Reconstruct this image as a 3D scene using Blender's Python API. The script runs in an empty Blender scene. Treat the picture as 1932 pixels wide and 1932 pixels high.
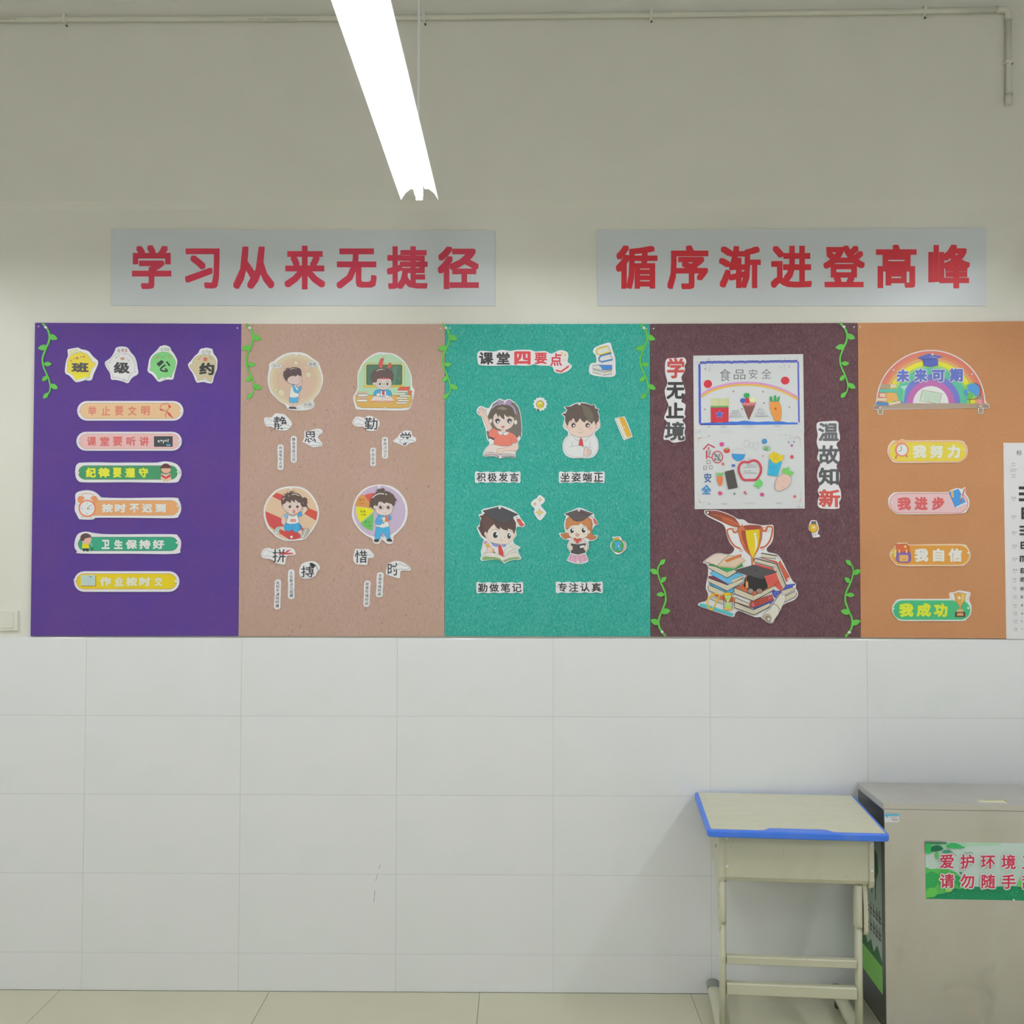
import bpy, bmesh, math, random
from mathutils import Vector, Matrix
from mathutils.geometry import tessellate_polygon
random.seed(7)
scene = bpy.context.scene
COL = scene.collection

# ------------------------------------------------------------------ camera
PITCH, YAW, ROLL = 0.03182, 0.00921, 0.00136
CAM = Vector((0.0, -3.74163, 1.70806))
FPX = 1830.27
cy, sy = math.cos(YAW), math.sin(YAW); cp, sp = math.cos(PITCH), math.sin(PITCH)
FWD = Vector((-sy * cp, cy * cp, sp)); r0 = Vector((cy, sy, 0)); u0 = r0.cross(FWD)
cr, sr = math.cos(ROLL), math.sin(ROLL)
RIGHT = cr * r0 + sr * u0; UP = -sr * r0 + cr * u0
cam = bpy.data.cameras.new('camera'); cam.sensor_width = 36; cam.lens = FPX / 1932 * 36
cam.clip_start = 0.05; cam.clip_end = 60
camo = bpy.data.objects.new('camera', cam); COL.objects.link(camo)
m = Matrix((RIGHT, UP, -FWD)).transposed().to_4x4(); m.translation = CAM
camo.matrix_world = m; scene.camera = camo

# ------------------------------------------------------------------ world and exposure
w = bpy.data.worlds.new('world'); scene.world = w; w.use_nodes = True
w.node_tree.nodes['Background'].inputs[0].default_value = (0.6, 0.65, 0.7, 1)
w.node_tree.nodes['Background'].inputs[1].default_value = 0.05
scene.view_settings.view_transform = 'Standard'; scene.view_settings.look = 'None'
scene.view_settings.gamma = 1.0; scene.view_settings.use_curve_mapping = False
scene.view_settings.exposure = 0.13
scene.cycles.max_bounces = 7; scene.cycles.glossy_bounces = 2; scene.cycles.caustics_reflective = False
TUBE_POWER = 104.0            # emission strength of the fluorescent tubes
TUBE_COLOR = (0.955, 0.985, 1.035)

# ------------------------------------------------------------------ helpers
def lin(h):
    o = []
    for i in (0, 2, 4):
        c = int(h[i:i + 2], 16) / 255
        o.append(c / 12.92 if c <= .04045 else ((c + .055) / 1.055) ** 2.4)
    return o
ALB = 1.22
def alb(h):
    return [min(.86, c * ALB) for c in lin(h)] + [1]

MATS = {}
def mat(name, hexc, rough=.6, metal=0, noise=None, bump=None, spec=.5, coat=0):
    """noise: list of (scale, amount, hex) mixed in; bump: (scale, strength)"""
    if name in MATS: return MATS[name]
    mt = bpy.data.materials.new(name); mt.use_nodes = True
    nt = mt.node_tree; b = nt.nodes['Principled BSDF']
    b.inputs['Base Color'].default_value = alb(hexc)
    b.inputs['Roughness'].default_value = rough; b.inputs['Metallic'].default_value = metal
    b.inputs['Specular IOR Level'].default_value = spec
    b.inputs['Coat Weight'].default_value = coat
    tc = nt.nodes.new('ShaderNodeTexCoord')
    if noise:
        last = None
        for (sc, lo, hi, hx, stretch) in noise:
            mp = nt.nodes.new('ShaderNodeMapping'); nt.links.new(tc.outputs['Object'], mp.inputs[0])
            mp.inputs['Scale'].default_value = stretch[:3]
            if len(stretch) > 3: mp.inputs['Rotation'].default_value = (0, stretch[3], 0); mp.vector_type = 'TEXTURE' if False else 'POINT'
            n = nt.nodes.new('ShaderNodeTexNoise'); n.inputs['Scale'].default_value = sc
            n.inputs['Detail'].default_value = 3; n.inputs['Distortion'].default_value = .6
            nt.links.new(mp.outputs[0], n.inputs['Vector'])
            r = nt.nodes.new('ShaderNodeMapRange'); r.inputs[1].default_value = lo; r.inputs[2].default_value = hi
            nt.links.new(n.outputs['Fac'], r.inputs[0])
            mx = nt.nodes.new('ShaderNodeMix'); mx.data_type = 'RGBA'
            nt.links.new(r.outputs[0], mx.inputs[0])
            if last: nt.links.new(last, mx.inputs[6])
            else: mx.inputs[6].default_value = alb(hexc)
            mx.inputs[7].default_value = alb(hx)
            last = mx.outputs[2]
        nt.links.new(last, b.inputs['Base Color'])
    if bump:
        n = nt.nodes.new('ShaderNodeTexNoise'); n.inputs['Scale'].default_value = bump[0]; n.inputs['Detail'].default_value = 4
        nt.links.new(tc.outputs['Object'], n.inputs['Vector'])
        bp = nt.nodes.new('ShaderNodeBump'); bp.inputs['Strength'].default_value = bump[1]; bp.inputs['Distance'].default_value = .002
        nt.links.new(n.outputs['Fac'], bp.inputs['Height']); nt.links.new(bp.outputs[0], b.inputs['Normal'])
    MATS[name] = mt
    return mt
I3 = (1, 1, 1)
M_WALL = mat('wall_paint', 'D6D4C9', .75, noise=[(3, .3, .75, 'D3D1C5', I3)], bump=(60, .06))
M_SIDE = mat('white_wall_paint', 'E2E2DC', .8)
M_CEIL = mat('ceiling_paint', 'E8E8E4', .8, bump=(40, .05))
M_TILE = mat('ceramic_wall_tile', 'D9DEDA', .16, noise=[(3, .52, .8, 'D3D8D4', (1, 1, 1)), (7, .6, .85, 'DDE1DD', (1.4, 1, .8))], spec=.45)
M_GROUT = mat('grout', 'B4B7AF', .9)
M_FGROUT = mat('floor_grout', '6E6E5C', .9)
M_FLOOR = mat('floor_tile', 'BEBBA3', .2, noise=[(2, .4, .8, 'B9B69E', I3)], spec=.5)
M_WHITE = mat('white_plastic', 'D2D1C4', .45)
M_PIPE = mat('pvc_pipe', 'C9C8BA', .4)
M_PAPER = mat('white_paper', 'D9D8D9', .5)
M_BANNER = mat('banner_board', 'C3C8CA', .45)
M_PIN = mat('clear_pin', 'E6E6E6', .12, metal=.0)
M_DARK = mat('dark_metal', '3C3C38', .5)
M_PURPLE = mat('purple_felt', '563A8C', .8, noise=[(6, .35, .7, '5E3E86', I3), (260, .45, .75, '4C327E', I3)], bump=(300, .1))
M_BROWN = mat('brown_felt', 'B5978A', .95, noise=[(70, .45, .8, 'A68A7B', (2.6, 1, 1, .8)), (85, .56, .8, 'C0A494', (2.6, 1, 1, -.8)), (5, .4, .8, 'B09482', I3), (60, .66, .76, '8E7466', (2.4, 1, 1, .6))], bump=(300, .15))
M_TEAL = mat('teal_felt', '33A090', .95, noise=[(16, .4, .75, '44A698', I3), (85, .46, .68, '1C8C80', (3, 1, 1, .8)), (85, .54, .72, '5EB0A4', (3, 1, 1, -.75)), (110, .6, .75, '86BEB4', (3.2, 1, 1, .7)), (120, .62, .76, '127468', (2.6, 1, 1, -.6))], bump=(260, .2))
M_MAROON = mat('maroon_felt', '67494F', .95, noise=[(28, .42, .72, '5C3F46', I3), (75, .5, .72, '725A5E', (2.8, 1, 1, .8)), (75, .54, .74, '553940', (2.8, 1, 1, -.7)), (90, .62, .76, '8E747A', (3.2, 1, 1, -.8)), (95, .62, .76, '3E2A30', (2.8, 1, 1, .7))], bump=(260, .2))
M_ORANGE = mat('orange_felt', 'BC865C', .85, noise=[(5, .35, .75, 'B88158', I3), (240, .5, .8, 'C18E66', I3)], bump=(300, .1))
M_LEAF = mat('green_foam', '5DB447', .6)
M_STEEL = mat('brushed_steel', 'CBC8C3', .36, metal=.95, noise=[(5, .4, .75, 'C4C1B8', (1, 1, .6)), (14, .6, .85, 'D2C9BE', I3), (3, .62, .8, 'AEACA3', (1.5, 1, 1))], bump=(50, .02))
M_SIDEST = mat('side_shade_steel', '6E726E', .3, metal=.9)  # brushed steel darkened by colour to stand for shade on the bin's side
M_DESK = mat('desk_enamel', 'BAB9A2', .5, noise=[(6, .45, .8, 'B3B19A', I3), (40, .68, .8, '9C9A84', I3)])
M_DTOP = mat('desk_laminate', 'C3C2AC', .4, noise=[(14, .45, .75, 'BAB9A2', (1, 6, 1)), (50, .6, .8, 'B2B096', (1, 5, 1))], spec=.4)
M_BLUE = mat('blue_edge_plastic', '3E72D8', .35, noise=[(9, .5, .8, '4F7AD2', I3)])
M_GREYP = mat('grey_rubber', '7C827A', .6)
M_CREAM = mat('cream_plastic', 'DDDCB8', .5)

def pmat():
    mt = bpy.data.materials.new('printed_ink'); mt.use_nodes = True
    nt = mt.node_tree; b = nt.nodes['Principled BSDF']
    a = nt.nodes.new('ShaderNodeAttribute'); a.attribute_name = 'ink'
    nt.links.new(a.outputs['Color'], b.inputs['Base Color'])
    b.inputs['Roughness'].default_value = .5
    return mt
M_INK = pmat()

def tube_mat():
    mt = bpy.data.materials.new('lit_tube'); mt.use_nodes = True
    nt = mt.node_tree; b = nt.nodes['Principled BSDF']
    b.inputs['Base Color'].default_value = (.9, .9, .9, 1)
    b.inputs['Emission Color'].default_value = TUBE_COLOR + (1,)
    b.inputs['Emission Strength'].default_value = TUBE_POWER
    return mt
M_TUBE = tube_mat()
M_REFL = mat('white_reflector', 'E4E4E4', .5)
M_SHADE = bpy.data.materials.new('uplight_reflector'); M_SHADE.use_nodes = True  # translucency added so the lamp reflectors throw fill light up the wall
_nt = M_SHADE.node_tree; _o = _nt.nodes['Material Output']
_a = _nt.nodes['Principled BSDF']; _a.inputs['Base Color'].default_value = (.85, .85, .85, 1); _a.inputs['Roughness'].default_value = .5
_b = _nt.nodes.new('ShaderNodeBsdfTranslucent'); _b.inputs[0].default_value = (.92, .92, .92, 1)
_m = _nt.nodes.new('ShaderNodeMixShader'); _m.inputs[0].default_value = .8
_nt.links.new(_a.outputs[0], _m.inputs[1]); _nt.links.new(_b.outputs[0], _m.inputs[2]); _nt.links.new(_m.outputs[0], _o.inputs[0])

def link(name, me, mt, parent=None, loc=None, kind=None):
    o = bpy.data.objects.new(name, me); COL.objects.link(o)
    if mt: me.materials.append(mt)
    if parent: o.parent = parent
    if loc is not None: o.location = loc
    if kind: o['kind'] = kind
    return o
def tag(o, label, cat, group=None):
    o['label'] = label; o['category'] = cat
    if group: o['group'] = group
    return o
def mesh(name, vs, fs, smooth=False):
    me = bpy.data.meshes.new(name); me.from_pydata([tuple(v) for v in vs], [], fs); me.update()
    if smooth:
        for p in me.polygons: p.use_smooth = True
    return me
def bxm(x0, x1, y0, y1, z0, z1, bev=0):
    bm = bmesh.new(); bmesh.ops.create_cube(bm, size=1)
    for v in bm.verts:
        v.co = Vector(((x0 + x1) / 2 + v.co.x * (x1 - x0), (y0 + y1) / 2 + v.co.y * (y1 - y0), (z0 + z1) / 2 + v.co.z * (z1 - z0)))
    if bev: bmesh.ops.bevel(bm, geom=bm.edges[:], offset=bev, segments=2, affect='EDGES', profile=.5)
    me = bpy.data.meshes.new('box'); bm.to_mesh(me); bm.free(); return me
def tubem(pts, r, n=12, cap=True, ry=None):
    """tube through points, circular (or oval ry along 2nd axis)"""
    vs, fs = [], []
    P = [Vector(p) for p in pts]
    for i, p in enumerate(P):
        d = (P[min(i + 1, len(P) - 1)] - P[max(i - 1, 0)]).normalized()
        a = Vector((0, 1, 0)) if abs(d.y) < .9 else Vector((1, 0, 0))
        x = d.cross(a).normalized(); y = x.cross(d).normalized()
        for k in range(n):
            t = 2 * math.pi * k / n
            vs.append(p + x * math.cos(t) * r + y * math.sin(t) * (ry or r))
    for i in range(len(P) - 1):
        for k in range(n):
            a = i * n + k; b = i * n + (k + 1) % n
            fs.append((a, b, b + n, a + n))
    if cap:
        fs.append(tuple(range(n))[::-1]); fs.append(tuple((len(P) - 1) * n + k for k in range(n)))
    me = mesh('tube', vs, fs)
    for p in me.polygons: p.use_smooth = len(p.vertices) == 4
    return me
def prism(outline, ax, lo, hi):
    """extrude a 2D outline along axis ax ('x','y','z')"""
    n = len(outline)
    def pt(a, b, c): return {'x': (c, a, b), 'y': (a, c, b), 'z': (a, b, c)}[ax]
    vs = [pt(a, b, lo) for a, b in outline] + [pt(a, b, hi) for a, b in outline]
    tr = tessellate_polygon([[Vector((a, b, 0)) for a, b in outline]])
    fs = [tuple(t) for t in tr] + [tuple(i + n for i in reversed(t)) for t in tr]
    fs += [(i, (i + 1) % n, (i + 1) % n + n, i + n) for i in range(n)]
    bm = bmesh.new()
    bv = [bm.verts.new(v) for v in vs]
    for f in fs:
        try: bm.faces.new([bv[i] for i in f])
        except ValueError: pass
    bmesh.ops.recalc_face_normals(bm, faces=bm.faces[:])
    me = bpy.data.meshes.new('prism'); bm.to_mesh(me); bm.free(); return me
def shift(me, v):
    me.transform(Matrix.Translation(v)); return me

def ray(px, py):
    return FWD * FPX + RIGHT * (px - 966) - UP * (py - 966)
def hit(px, py, p0, n):
    d = ray(px, py); return CAM + d * ((p0 - CAM).dot(n) / d.dot(n))
NY = Vector((0, -1, 0))
def W(px, py, y=0.0):
    return hit(px, py, Vector((0, y, 0)), NY)

# glyphs, made from the program's built-in font
GC = {}
def glyph(ch):
    if ch not in GC:
        c = bpy.data.curves.new('g', 'FONT'); c.body = ch; c.size = 1; c.resolution_u = 2
        o = bpy.data.objects.new('g', c); COL.objects.link(o)
        dg = bpy.context.evaluated_depsgraph_get(); dg.update()
        me = bpy.data.meshes.new_from_object(o.evaluated_get(dg)); me.calc_loop_triangles()
        vs = [(v.co.x, v.co.y) for v in me.vertices]; ts = [tuple(t.vertices) for t in me.loop_triangles]
        bpy.data.objects.remove(o); bpy.data.curves.remove(c); bpy.data.meshes.remove(me)
        GC[ch] = (vs, ts)
    return GC[ch]
def stamps(off, sq=False):
    """shifts that thicken a stroke by off on every side"""
    if off <= .002: return [(0, 0)]
    if sq: return [(a * off, b * off) for a in (-1, 0, 1) for b in (-1, 0, 1)]
    o = [(0, 0)] + [(off * math.cos(math.pi * k / 4 + .2), off * math.sin(math.pi * k / 4 + .2)) for k in range(8)]
    if off > .045: o += [(off * .5 * math.cos(math.pi * k / 3), off * .5 * math.sin(math.pi * k / 3)) for k in range(6)]
    return o

def sm(pts, n=4, closed=True):
    """Catmull-Rom smoothing"""
    out = []; L = len(pts)
    rng = range(L) if closed else range(L - 1)
    for i in rng:
        g = (lambda j: pts[j % L]) if closed else (lambda j: pts[max(0, min(L - 1, j))])
        p0, p1, p2, p3 = g(i - 1), g(i), g(i + 1), g(i + 2)
        for k in range(n):
            t = k / n; t2 = t * t; t3 = t2 * t
            out.append(tuple(.5 * (2 * p1[a] + (p2[a] - p0[a]) * t + (2 * p0[a] - 5 * p1[a] + 4 * p2[a] - p3[a]) * t2 + (3 * p1[a] - p0[a] - 3 * p2[a] + p3[a]) * t3) for a in (0, 1)))
    if not closed: out.append(pts[-1])
    return out
def ell(cx, cy, rx, ry=None, n=22, rot=0):
    ry = ry or rx; c, s = math.cos(rot), math.sin(rot)
    return [(cx + rx * math.cos(t) * c - ry * math.sin(t) * s, cy + rx * math.cos(t) * s + ry * math.sin(t) * c) for t in [2 * math.pi * k / n for k in range(n)]]
def cap(x0, y0, x1, y1, n=10):
    r = (y1 - y0) / 2; c = (y0 + y1) / 2
    return [(x1 - r + r * math.sin(t), c - r * math.cos(t)) for t in [math.pi * k / n for k in range(n + 1)]] + \
           [(x0 + r - r * math.sin(t), c + r * math.cos(t)) for t in [math.pi * k / n for k in range(n + 1)]]
def rect(x0, y0, x1, y1): return [(x0, y0), (x1, y0), (x1, y1), (x0, y1)]
def rr(x0, y0, x1, y1, r, n=5):
    o = []
    for (cx, cy_, a0) in ((x1 - r, y1 - r, 0), (x0 + r, y1 - r, 90), (x0 + r, y0 + r, 180), (x1 - r, y0 + r, 270)):
        for k in range(n + 1):
            a = math.radians(a0 + 90 * k / n); o.append((cx + r * math.cos(a), cy_ + r * math.sin(a)))
    return o
def star(cx, cy, R, r=None, n=5, rot=-math.pi / 2):
    r = r or R * .42
    return [(cx + (R if k % 2 == 0 else r) * math.cos(rot + math.pi * k / n), cy + (R if k % 2 == 0 else r) * math.sin(rot + math.pi * k / n)) for k in range(2 * n)]
def scale(pts, s, c): return [(c[0] + (x - c[0]) * s, c[1] + (y - c[1]) * s) for x, y in pts]

EPS = 0.00004
PINME = None
class Card:
    """A flat thing fixed to a surface: a backing sheet and its printed layers as children.
    Coordinates come in the frame of a view (ox, oy, k) onto the surface."""
    def __init__(s, name, label, cat, view, outline, p0, n=NY, th=.0032, material=None, group=None, smooth=True, parent=None, inset=0):
        s.view = view; s.n = n; s.p0 = p0; s.th = th; s.layer = 1
        pts = sm(outline, 3) if smooth else outline
        s.front = p0 + n * th
        pw = [s.at(x, y, 0) for x, y in pts]
        c = sum(pw, Vector()) / len(pw); s.c = c - n * th
        N = len(pw)
        vs = [p - s.c for p in pw] + [p - n * th - s.c for p in pw]
        tr = tessellate_polygon([[Vector((x, y, 0)) for x, y in pts]])
        bm = bmesh.new(); bv = [bm.verts.new(v) for v in vs]
        for t in tr:
            for f in (t, [i + N for i in reversed(t)]):
                try: bm.faces.new([bv[i] for i in f])
                except ValueError: pass
        for i in range(N):
            try: bm.faces.new([bv[i], bv[(i + 1) % N], bv[(i + 1) % N + N], bv[i + N]])
            except ValueError: pass
        bmesh.ops.recalc_face_normals(bm, faces=bm.faces[:])
        me = bpy.data.meshes.new(name); bm.to_mesh(me); bm.free()
        s.o = link(name, me, material or M_PAPER, parent, s.c)
        if parent is None: tag(s.o, label, cat, group)
        else:
            bpy.context.view_layer.update(); s.o.matrix_parent_inverse = parent.matrix_world.inverted()
        s.cur = None
    def at(s, x, y, layer):
        ox, oy, k = s.view
        return hit(ox + x / k, oy + y / k, s.front + s.n * (layer * EPS), s.n)
    def part(s, name, label=None):
        s.flush(); s.cur = (name, label, [], [], [])
        return s
    def add(s, pts2, tris, col):
        if s.cur is None: s.part('printed_picture')
        _, _, V, F, Cc = s.cur
        b = len(V); V += [s.at(x, y, s.layer) - s.c for x, y in pts2]
        c = alb(col)
        for t in tris:
            F.append(tuple(i + b for i in t)); Cc.append(c)
        s.layer += 1
    def poly(s, pts, col, smooth=0, out=None, ow=7):
        if smooth: pts = sm(pts, smooth)
        s.add(pts, tessellate_polygon([[Vector((x, y, 0)) for x, y in pts]]), col)
        if out: s.line(pts, ow, out, closed=True)
        return s
    def line(s, pts, wd, col, closed=False, smooth=0):
        if smooth: pts = sm(pts, smooth, closed)
        L = len(pts); V = []; T = []
        for i in range(L):
            if closed: a, b = pts[i - 1], pts[(i + 1) % L]
            else: a, b = pts[max(i - 1, 0)], pts[min(i + 1, L - 1)]
            dx, dy = b[0] - a[0], b[1] - a[1]; d = math.hypot(dx, dy) or 1
            nx, ny = -dy / d * wd / 2, dx / d * wd / 2
            V += [(pts[i][0] + nx, pts[i][1] + ny), (pts[i][0] - nx, pts[i][1] - ny)]
        for i in range(L if closed else L - 1):
            a = 2 * i; b = 2 * ((i + 1) % L)
            T += [(a, b, b + 1), (a, b + 1, a + 1)]
        s.add(V, T, col); return s
    def lines(s, ls, wd, col):
        for l in ls: s.line(l, wd, col)
        return s
    def e(s, cx, cy, rx, ry=None, col='000000', rot=0, out=None, ow=7):
        return s.poly(ell(cx, cy, rx, ry, rot=rot), col, out=out, ow=ow)
    def stamp(s, vs, ts, f, off, col, sq=False):
        L = s.layer
        for i, (dx, dy) in enumerate(stamps(off, sq)):
            s.layer = L + i * .12
            s.add([f(x + dx, y + dy) for x, y in vs], ts, col)
        s.layer = L + 2
    def fit(s, ch, cx, cy, wd, hg, col, off=.02, halo=None, halow=.06, sq=False):
        vs, ts = glyph(ch); xs = [v[0] for v in vs]; ys = [v[1] for v in vs]
        mx, my = (min(xs) + max(xs)) / 2, (min(ys) + max(ys)) / 2
        sx, sy_ = wd / (max(xs) - min(xs) + 2 * off), hg / (max(ys) - min(ys) + 2 * off)
        f = lambda x, y: (cx + (x - mx) * sx, cy - (y - my) * sy_)
        for (of, cc) in (([(halow, halo)] if halo else []) + [(off, col)]): s.stamp(vs, ts, f, of, cc, sq)
        return s
    def txt(s, st, cx, cy, size, pitch, col, off=.01, vert=False, slope=0, halo=None, halow=.06):
        n = len(st)
        for i, ch in enumerate(st):
            d = (i - (n - 1) / 2) * pitch
            X, Y = (cx + slope * d, cy + d) if vert else (cx + d, cy + slope * d)
            vs, ts = glyph(ch)
            f = lambda a, b: (X + (a - .5) * size, Y - (b - .38) * size)
            for (of, cc) in (([(halow, halo)] if halo else []) + [(off, col)]): s.stamp(vs, ts, f, of, cc)
        return s
    def latin(s, st, x, y, size, col, off=.02):
        vs, ts = glyph(st)
        s.stamp(vs, ts, lambda a, b: (x + a * size, y - b * size), off, col); return s
    def flush(s):
        if s.cur and s.cur[2]:
            nm, lb, V, F, Cc = s.cur
            me = mesh(nm, V, F)
            at = me.attributes.new('ink', 'FLOAT_COLOR', 'FACE')
            for i, p in enumerate(me.polygons):
                at.data[i].color = Cc[i]
            o = link(nm, me, M_INK, s.o)
            if lb: o['label'] = lb
        s.cur = None
    def pins(s, *pts, r=.0052):
        s.flush()
        for (x, y) in pts: pin(s.o, s.at(x, y, s.layer) - s.c, s.n, r)
        return s.o
def pin(parent, loc, n, r=.0052):
    global PINME
    if PINME is None:
        bm = bmesh.new(); prof = [(0, 0, 1.1), (0, 0, 0)]
        rings = [(1.0, 0.0), (1.0, .25), (.55, .45), (.5, 1.0), (.8, 1.25), (.8, 1.45)]
        R = []
        for (rr, h) in rings:
            R.append([bm.verts.new((rr * math.cos(2 * math.pi * k / 10), -h, rr * math.sin(2 * math.pi * k / 10))) for k in range(10)])
        for a, b in zip(R, R[1:]):
            for k in range(10): bm.faces.new((a[k], a[(k + 1) % 10], b[(k + 1) % 10], b[k]))
        bm.faces.new(R[-1]); bm.faces.new(R[0][::-1])
        bmesh.ops.recalc_face_normals(bm, faces=bm.faces[:])
        PINME = bpy.data.meshes.new('pushpin'); bm.to_mesh(PINME); bm.free(); PINME.materials.append(M_PIN)
    o = bpy.data.objects.new('pushpin', PINME); COL.objects.link(o); o.parent = parent
    o.location = loc; o.scale = (r, r, r)
    return o

# ------------------------------------------------------------------ room shell
WX0, WX1, WY1, CZ = -4.05, 3.42, -8.0, 3.95
WP = 0.010       # plane of the painted wall
prof = [(WP, 0), (WP, 3.012), (WP - .005, 3.046), (WP - .005, CZ), (.25, CZ), (.25, 0)]
wall = link('wall_back', prism(prof, 'x', WX0, WX1), M_WALL, kind='structure')
# prism along x takes (y, z) pairs
tile_top = 1.3425
grout = link('grout_bed', bxm(WX0, WX1, .0012, WP + .001, 0, tile_top - .001), M_GROUT, wall)
G = .0012
tm = {}
for i in range(-4, 9):
    xa, xb = -1.675 + .6 * i, -1.675 + .6 * (i + 1)
    xa, xb = max(xa, WX0), min(xb, WX1)
    if xb - xa < .02: continue
    for r in range(5):
        zb = max(tile_top - .3 * (r + 1), .001); zt = tile_top - .3 * r
        if zt - zb < .02: continue
        key = (round(xb - xa, 3), round(zt - zb, 3), r == 0)
        if key not in tm:
            hw, hh = (xb - xa) / 2 - G / 2, (zt - zb) / 2 - G / 2
            c = .0035 if r == 0 else .0006
            # front face at y=0, small chamfer along the top edge
            pr = [(0, -hh), (0, hh - c), (c * .35, hh - c * .35), (c, hh), (WP, hh), (WP, -hh)]
            tm[key] = prism(pr, 'x', -hw, hw); tm[key].materials.append(M_TILE)
        o = bpy.data.objects.new('wall_tile', tm[key]); COL.objects.link(o); o.parent = wall
        o.location = ((xa + xb) / 2, random.uniform(0, .0003), (zt + zb) / 2)
floor = link('floor', bxm(WX0, WX1, WY1, .25, -.12, -.0012), M_FGROUT, kind='structure')
fm = {}
for i in range(-3, 7):
    xa, xb = max(-1.755 + .8 * i, WX0), min(-1.755 + .8 * (i + 1), WX1)
    if xb - xa < .03: continue
    for j in range(11):
        ya, yb = max(-.8 * (j + 1) + .0, WY1), -.8 * j
        if yb - ya < .03: continue
        key = (round(xb - xa, 3), round(yb - ya, 3))
        if key not in fm:
            fm[key] = bxm(-(xb - xa) / 2 + .001, (xb - xa) / 2 - .001, -(yb - ya) / 2 + .001, (yb - ya) / 2 - .001, -.01, 0); fm[key].materials.append(M_FLOOR)
        o = bpy.data.objects.new('floor_tile', fm[key]); COL.objects.link(o); o.parent = floor
        o.location = ((xa + xb) / 2, (ya + yb) / 2, 0)
link('ceiling', bxm(WX0 - .2, WX1 + .2, WY1 - .2, .25, CZ, CZ + .15), M_CEIL, kind='structure')
link('wall_left', bxm(WX0 - .2, WX0, WY1, .25, -.12, CZ), M_SIDE, kind='structure')
link('wall_right', bxm(WX1, WX1 + .2, WY1, .25, -.12, CZ), M_SIDE, kind='structure')
link('wall_front', bxm(WX0 - .2, WX1 + .2, WY1 - .2, WY1, -.12, CZ), M_SIDE, kind='structure')

# ------------------------------------------------------------------ ceiling lamps
def lamp(cx, y0, z, label):
    L = 1.22
    root = bpy.data.objects.new('tube_lamp', None); COL.objects.link(root); root.location = (cx, y0 - L / 2, z)
    tag(root, label, 'ceiling lamp', 'fluorescent lamps hanging in rows')
    h = L / 2
    t = .0012
    up = [(-.061, 0), (-.048, .022), (-.030, .036), (-.017, .036), (-.016, .050), (.016, .050), (.017, .036), (.030, .036), (.048, .022), (.061, 0)]
    lo = [(x * (1 - .02), zz - t) for x, zz in up]; lo[0] = (-.0598, -.001); lo[-1] = (.0598, -.001)
    lo = [(-.0598, -.0005), (-.0466, .0208), (-.0295, .0345), (-.0155, .0345), (-.0145, .0485), (.0145, .0485), (.0155, .0345), (.0295, .0345), (.0466, .0208), (.0598, -.0005)]
    link('reflector', prism(up + lo[::-1], 'y', -h, h), M_SHADE, root)
    link('housing', bxm(-.017, .017, -h + .02, h - .02, .0505, .085, .003), M_REFL, root)
    link('fluorescent_tube', tubem([(0, -h + .02, .012), (0, h - .02, .012)], .013, 14), M_TUBE, root)
    for s_ in (-1, 1):
        link('lamp_holder', bxm(-.011, .011, s_ * h - .012, s_ * h + .012 - (.012 if s_ > 0 else -.012) * 0, -.006, .050, .002), M_WHITE, root)
        link('hanging_rod', tubem([(0, s_ * .56, .080), (0, s_ * .56, CZ - z)], .0032, 8), M_REFL, root)
    return root
LZ = 2.812
lamp(-.327, -.655, LZ, 'lit fluorescent tube lamp hanging end-on in front of the two slogan boards')
for (cx, y0, where) in ((-2.63, -.655, 'beyond the left edge of the picture, nearest the board wall'), (1.98, -.655, 'beyond the right edge of the picture, nearest the board wall'),
        (-2.63, -3.2, 'on the left, level with the camera'), (-.327, -3.2, 'straight above the camera'), (1.98, -3.2, 'on the right, level with the camera'),
        (-2.63, -5.8, 'on the left, behind the camera'), (-.327, -5.8, 'in the middle, behind the camera'), (1.98, -5.8, 'on the right, behind the camera')):
    lamp(cx, y0, LZ, 'fluorescent tube lamp ' + where)

# ------------------------------------------------------------------ pipe under the ceiling
PY = WP - .005 - .012
def wp(px, py, y=PY): return W(px, py, y)
prt = bpy.data.objects.new('conduit_pipe', None); COL.objects.link(prt); prt.location = wp(966, 30)
tag(prt, 'white plastic conduit pipe along the top of the wall, dropping at its right end', 'pipe')
pl = prt.location
hp = [wp(0, 37) + Vector((-1.5, 0, 0)), wp(0, 37), wp(640, 34), wp(1228, 28), wp(1745, 21), wp(1890, 18)]
link('pipe_run', tubem([p - pl for p in hp], .011, 14), M_PIPE, prt)
link('pipe_drop', tubem([wp(1903, 30) - pl, wp(1903, 192) - pl], .011, 14), M_PIPE, prt)
el = [wp(1880, 18.2), wp(1893, 18.3), wp(1900, 20), wp(1903, 26), wp(1903, 38)]
link('pipe_elbow', tubem([p - pl for p in el], .0135, 14), M_PIPE, prt)
link('pipe_socket', tubem([wp(1903, 178) - pl, wp(1903, 198) - pl], .0135, 14), M_PIPE, prt)
for (x, y, v) in ((122, 36, 0), (1228, 28, 0), (1745, 21, 0), (1903, 118, 1), (640, 34, 0), (800, 33, 0)):
    c = wp(x, y) - pl
    if v: me = bxm(-.016, .013, -.013, .013, -.006, .006, .002)
    else: me = bxm(-.006, .006, -.013, .013, -.013, .020, .002)
    cl = link('pipe_clip', shift(me, c), M_WHITE, prt)
    d = (.018, 0, 0) if v else (.004, 0, -.022)
    link('screw_head', shift(tubem([(0, .016, 0), (0, .006, 0)], .0035, 8), c + Vector(d)), M_DARK, cl)
pm = Card('pipe_print', '', '', (0, 0, 1), [(0, 35), (2, 35), (2, 36), (0, 36)], Vector((0, PY - .0111, 0)), th=.0001, smooth=False, parent=prt, material=M_PIPE)
pm.part('printed_code')
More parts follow.
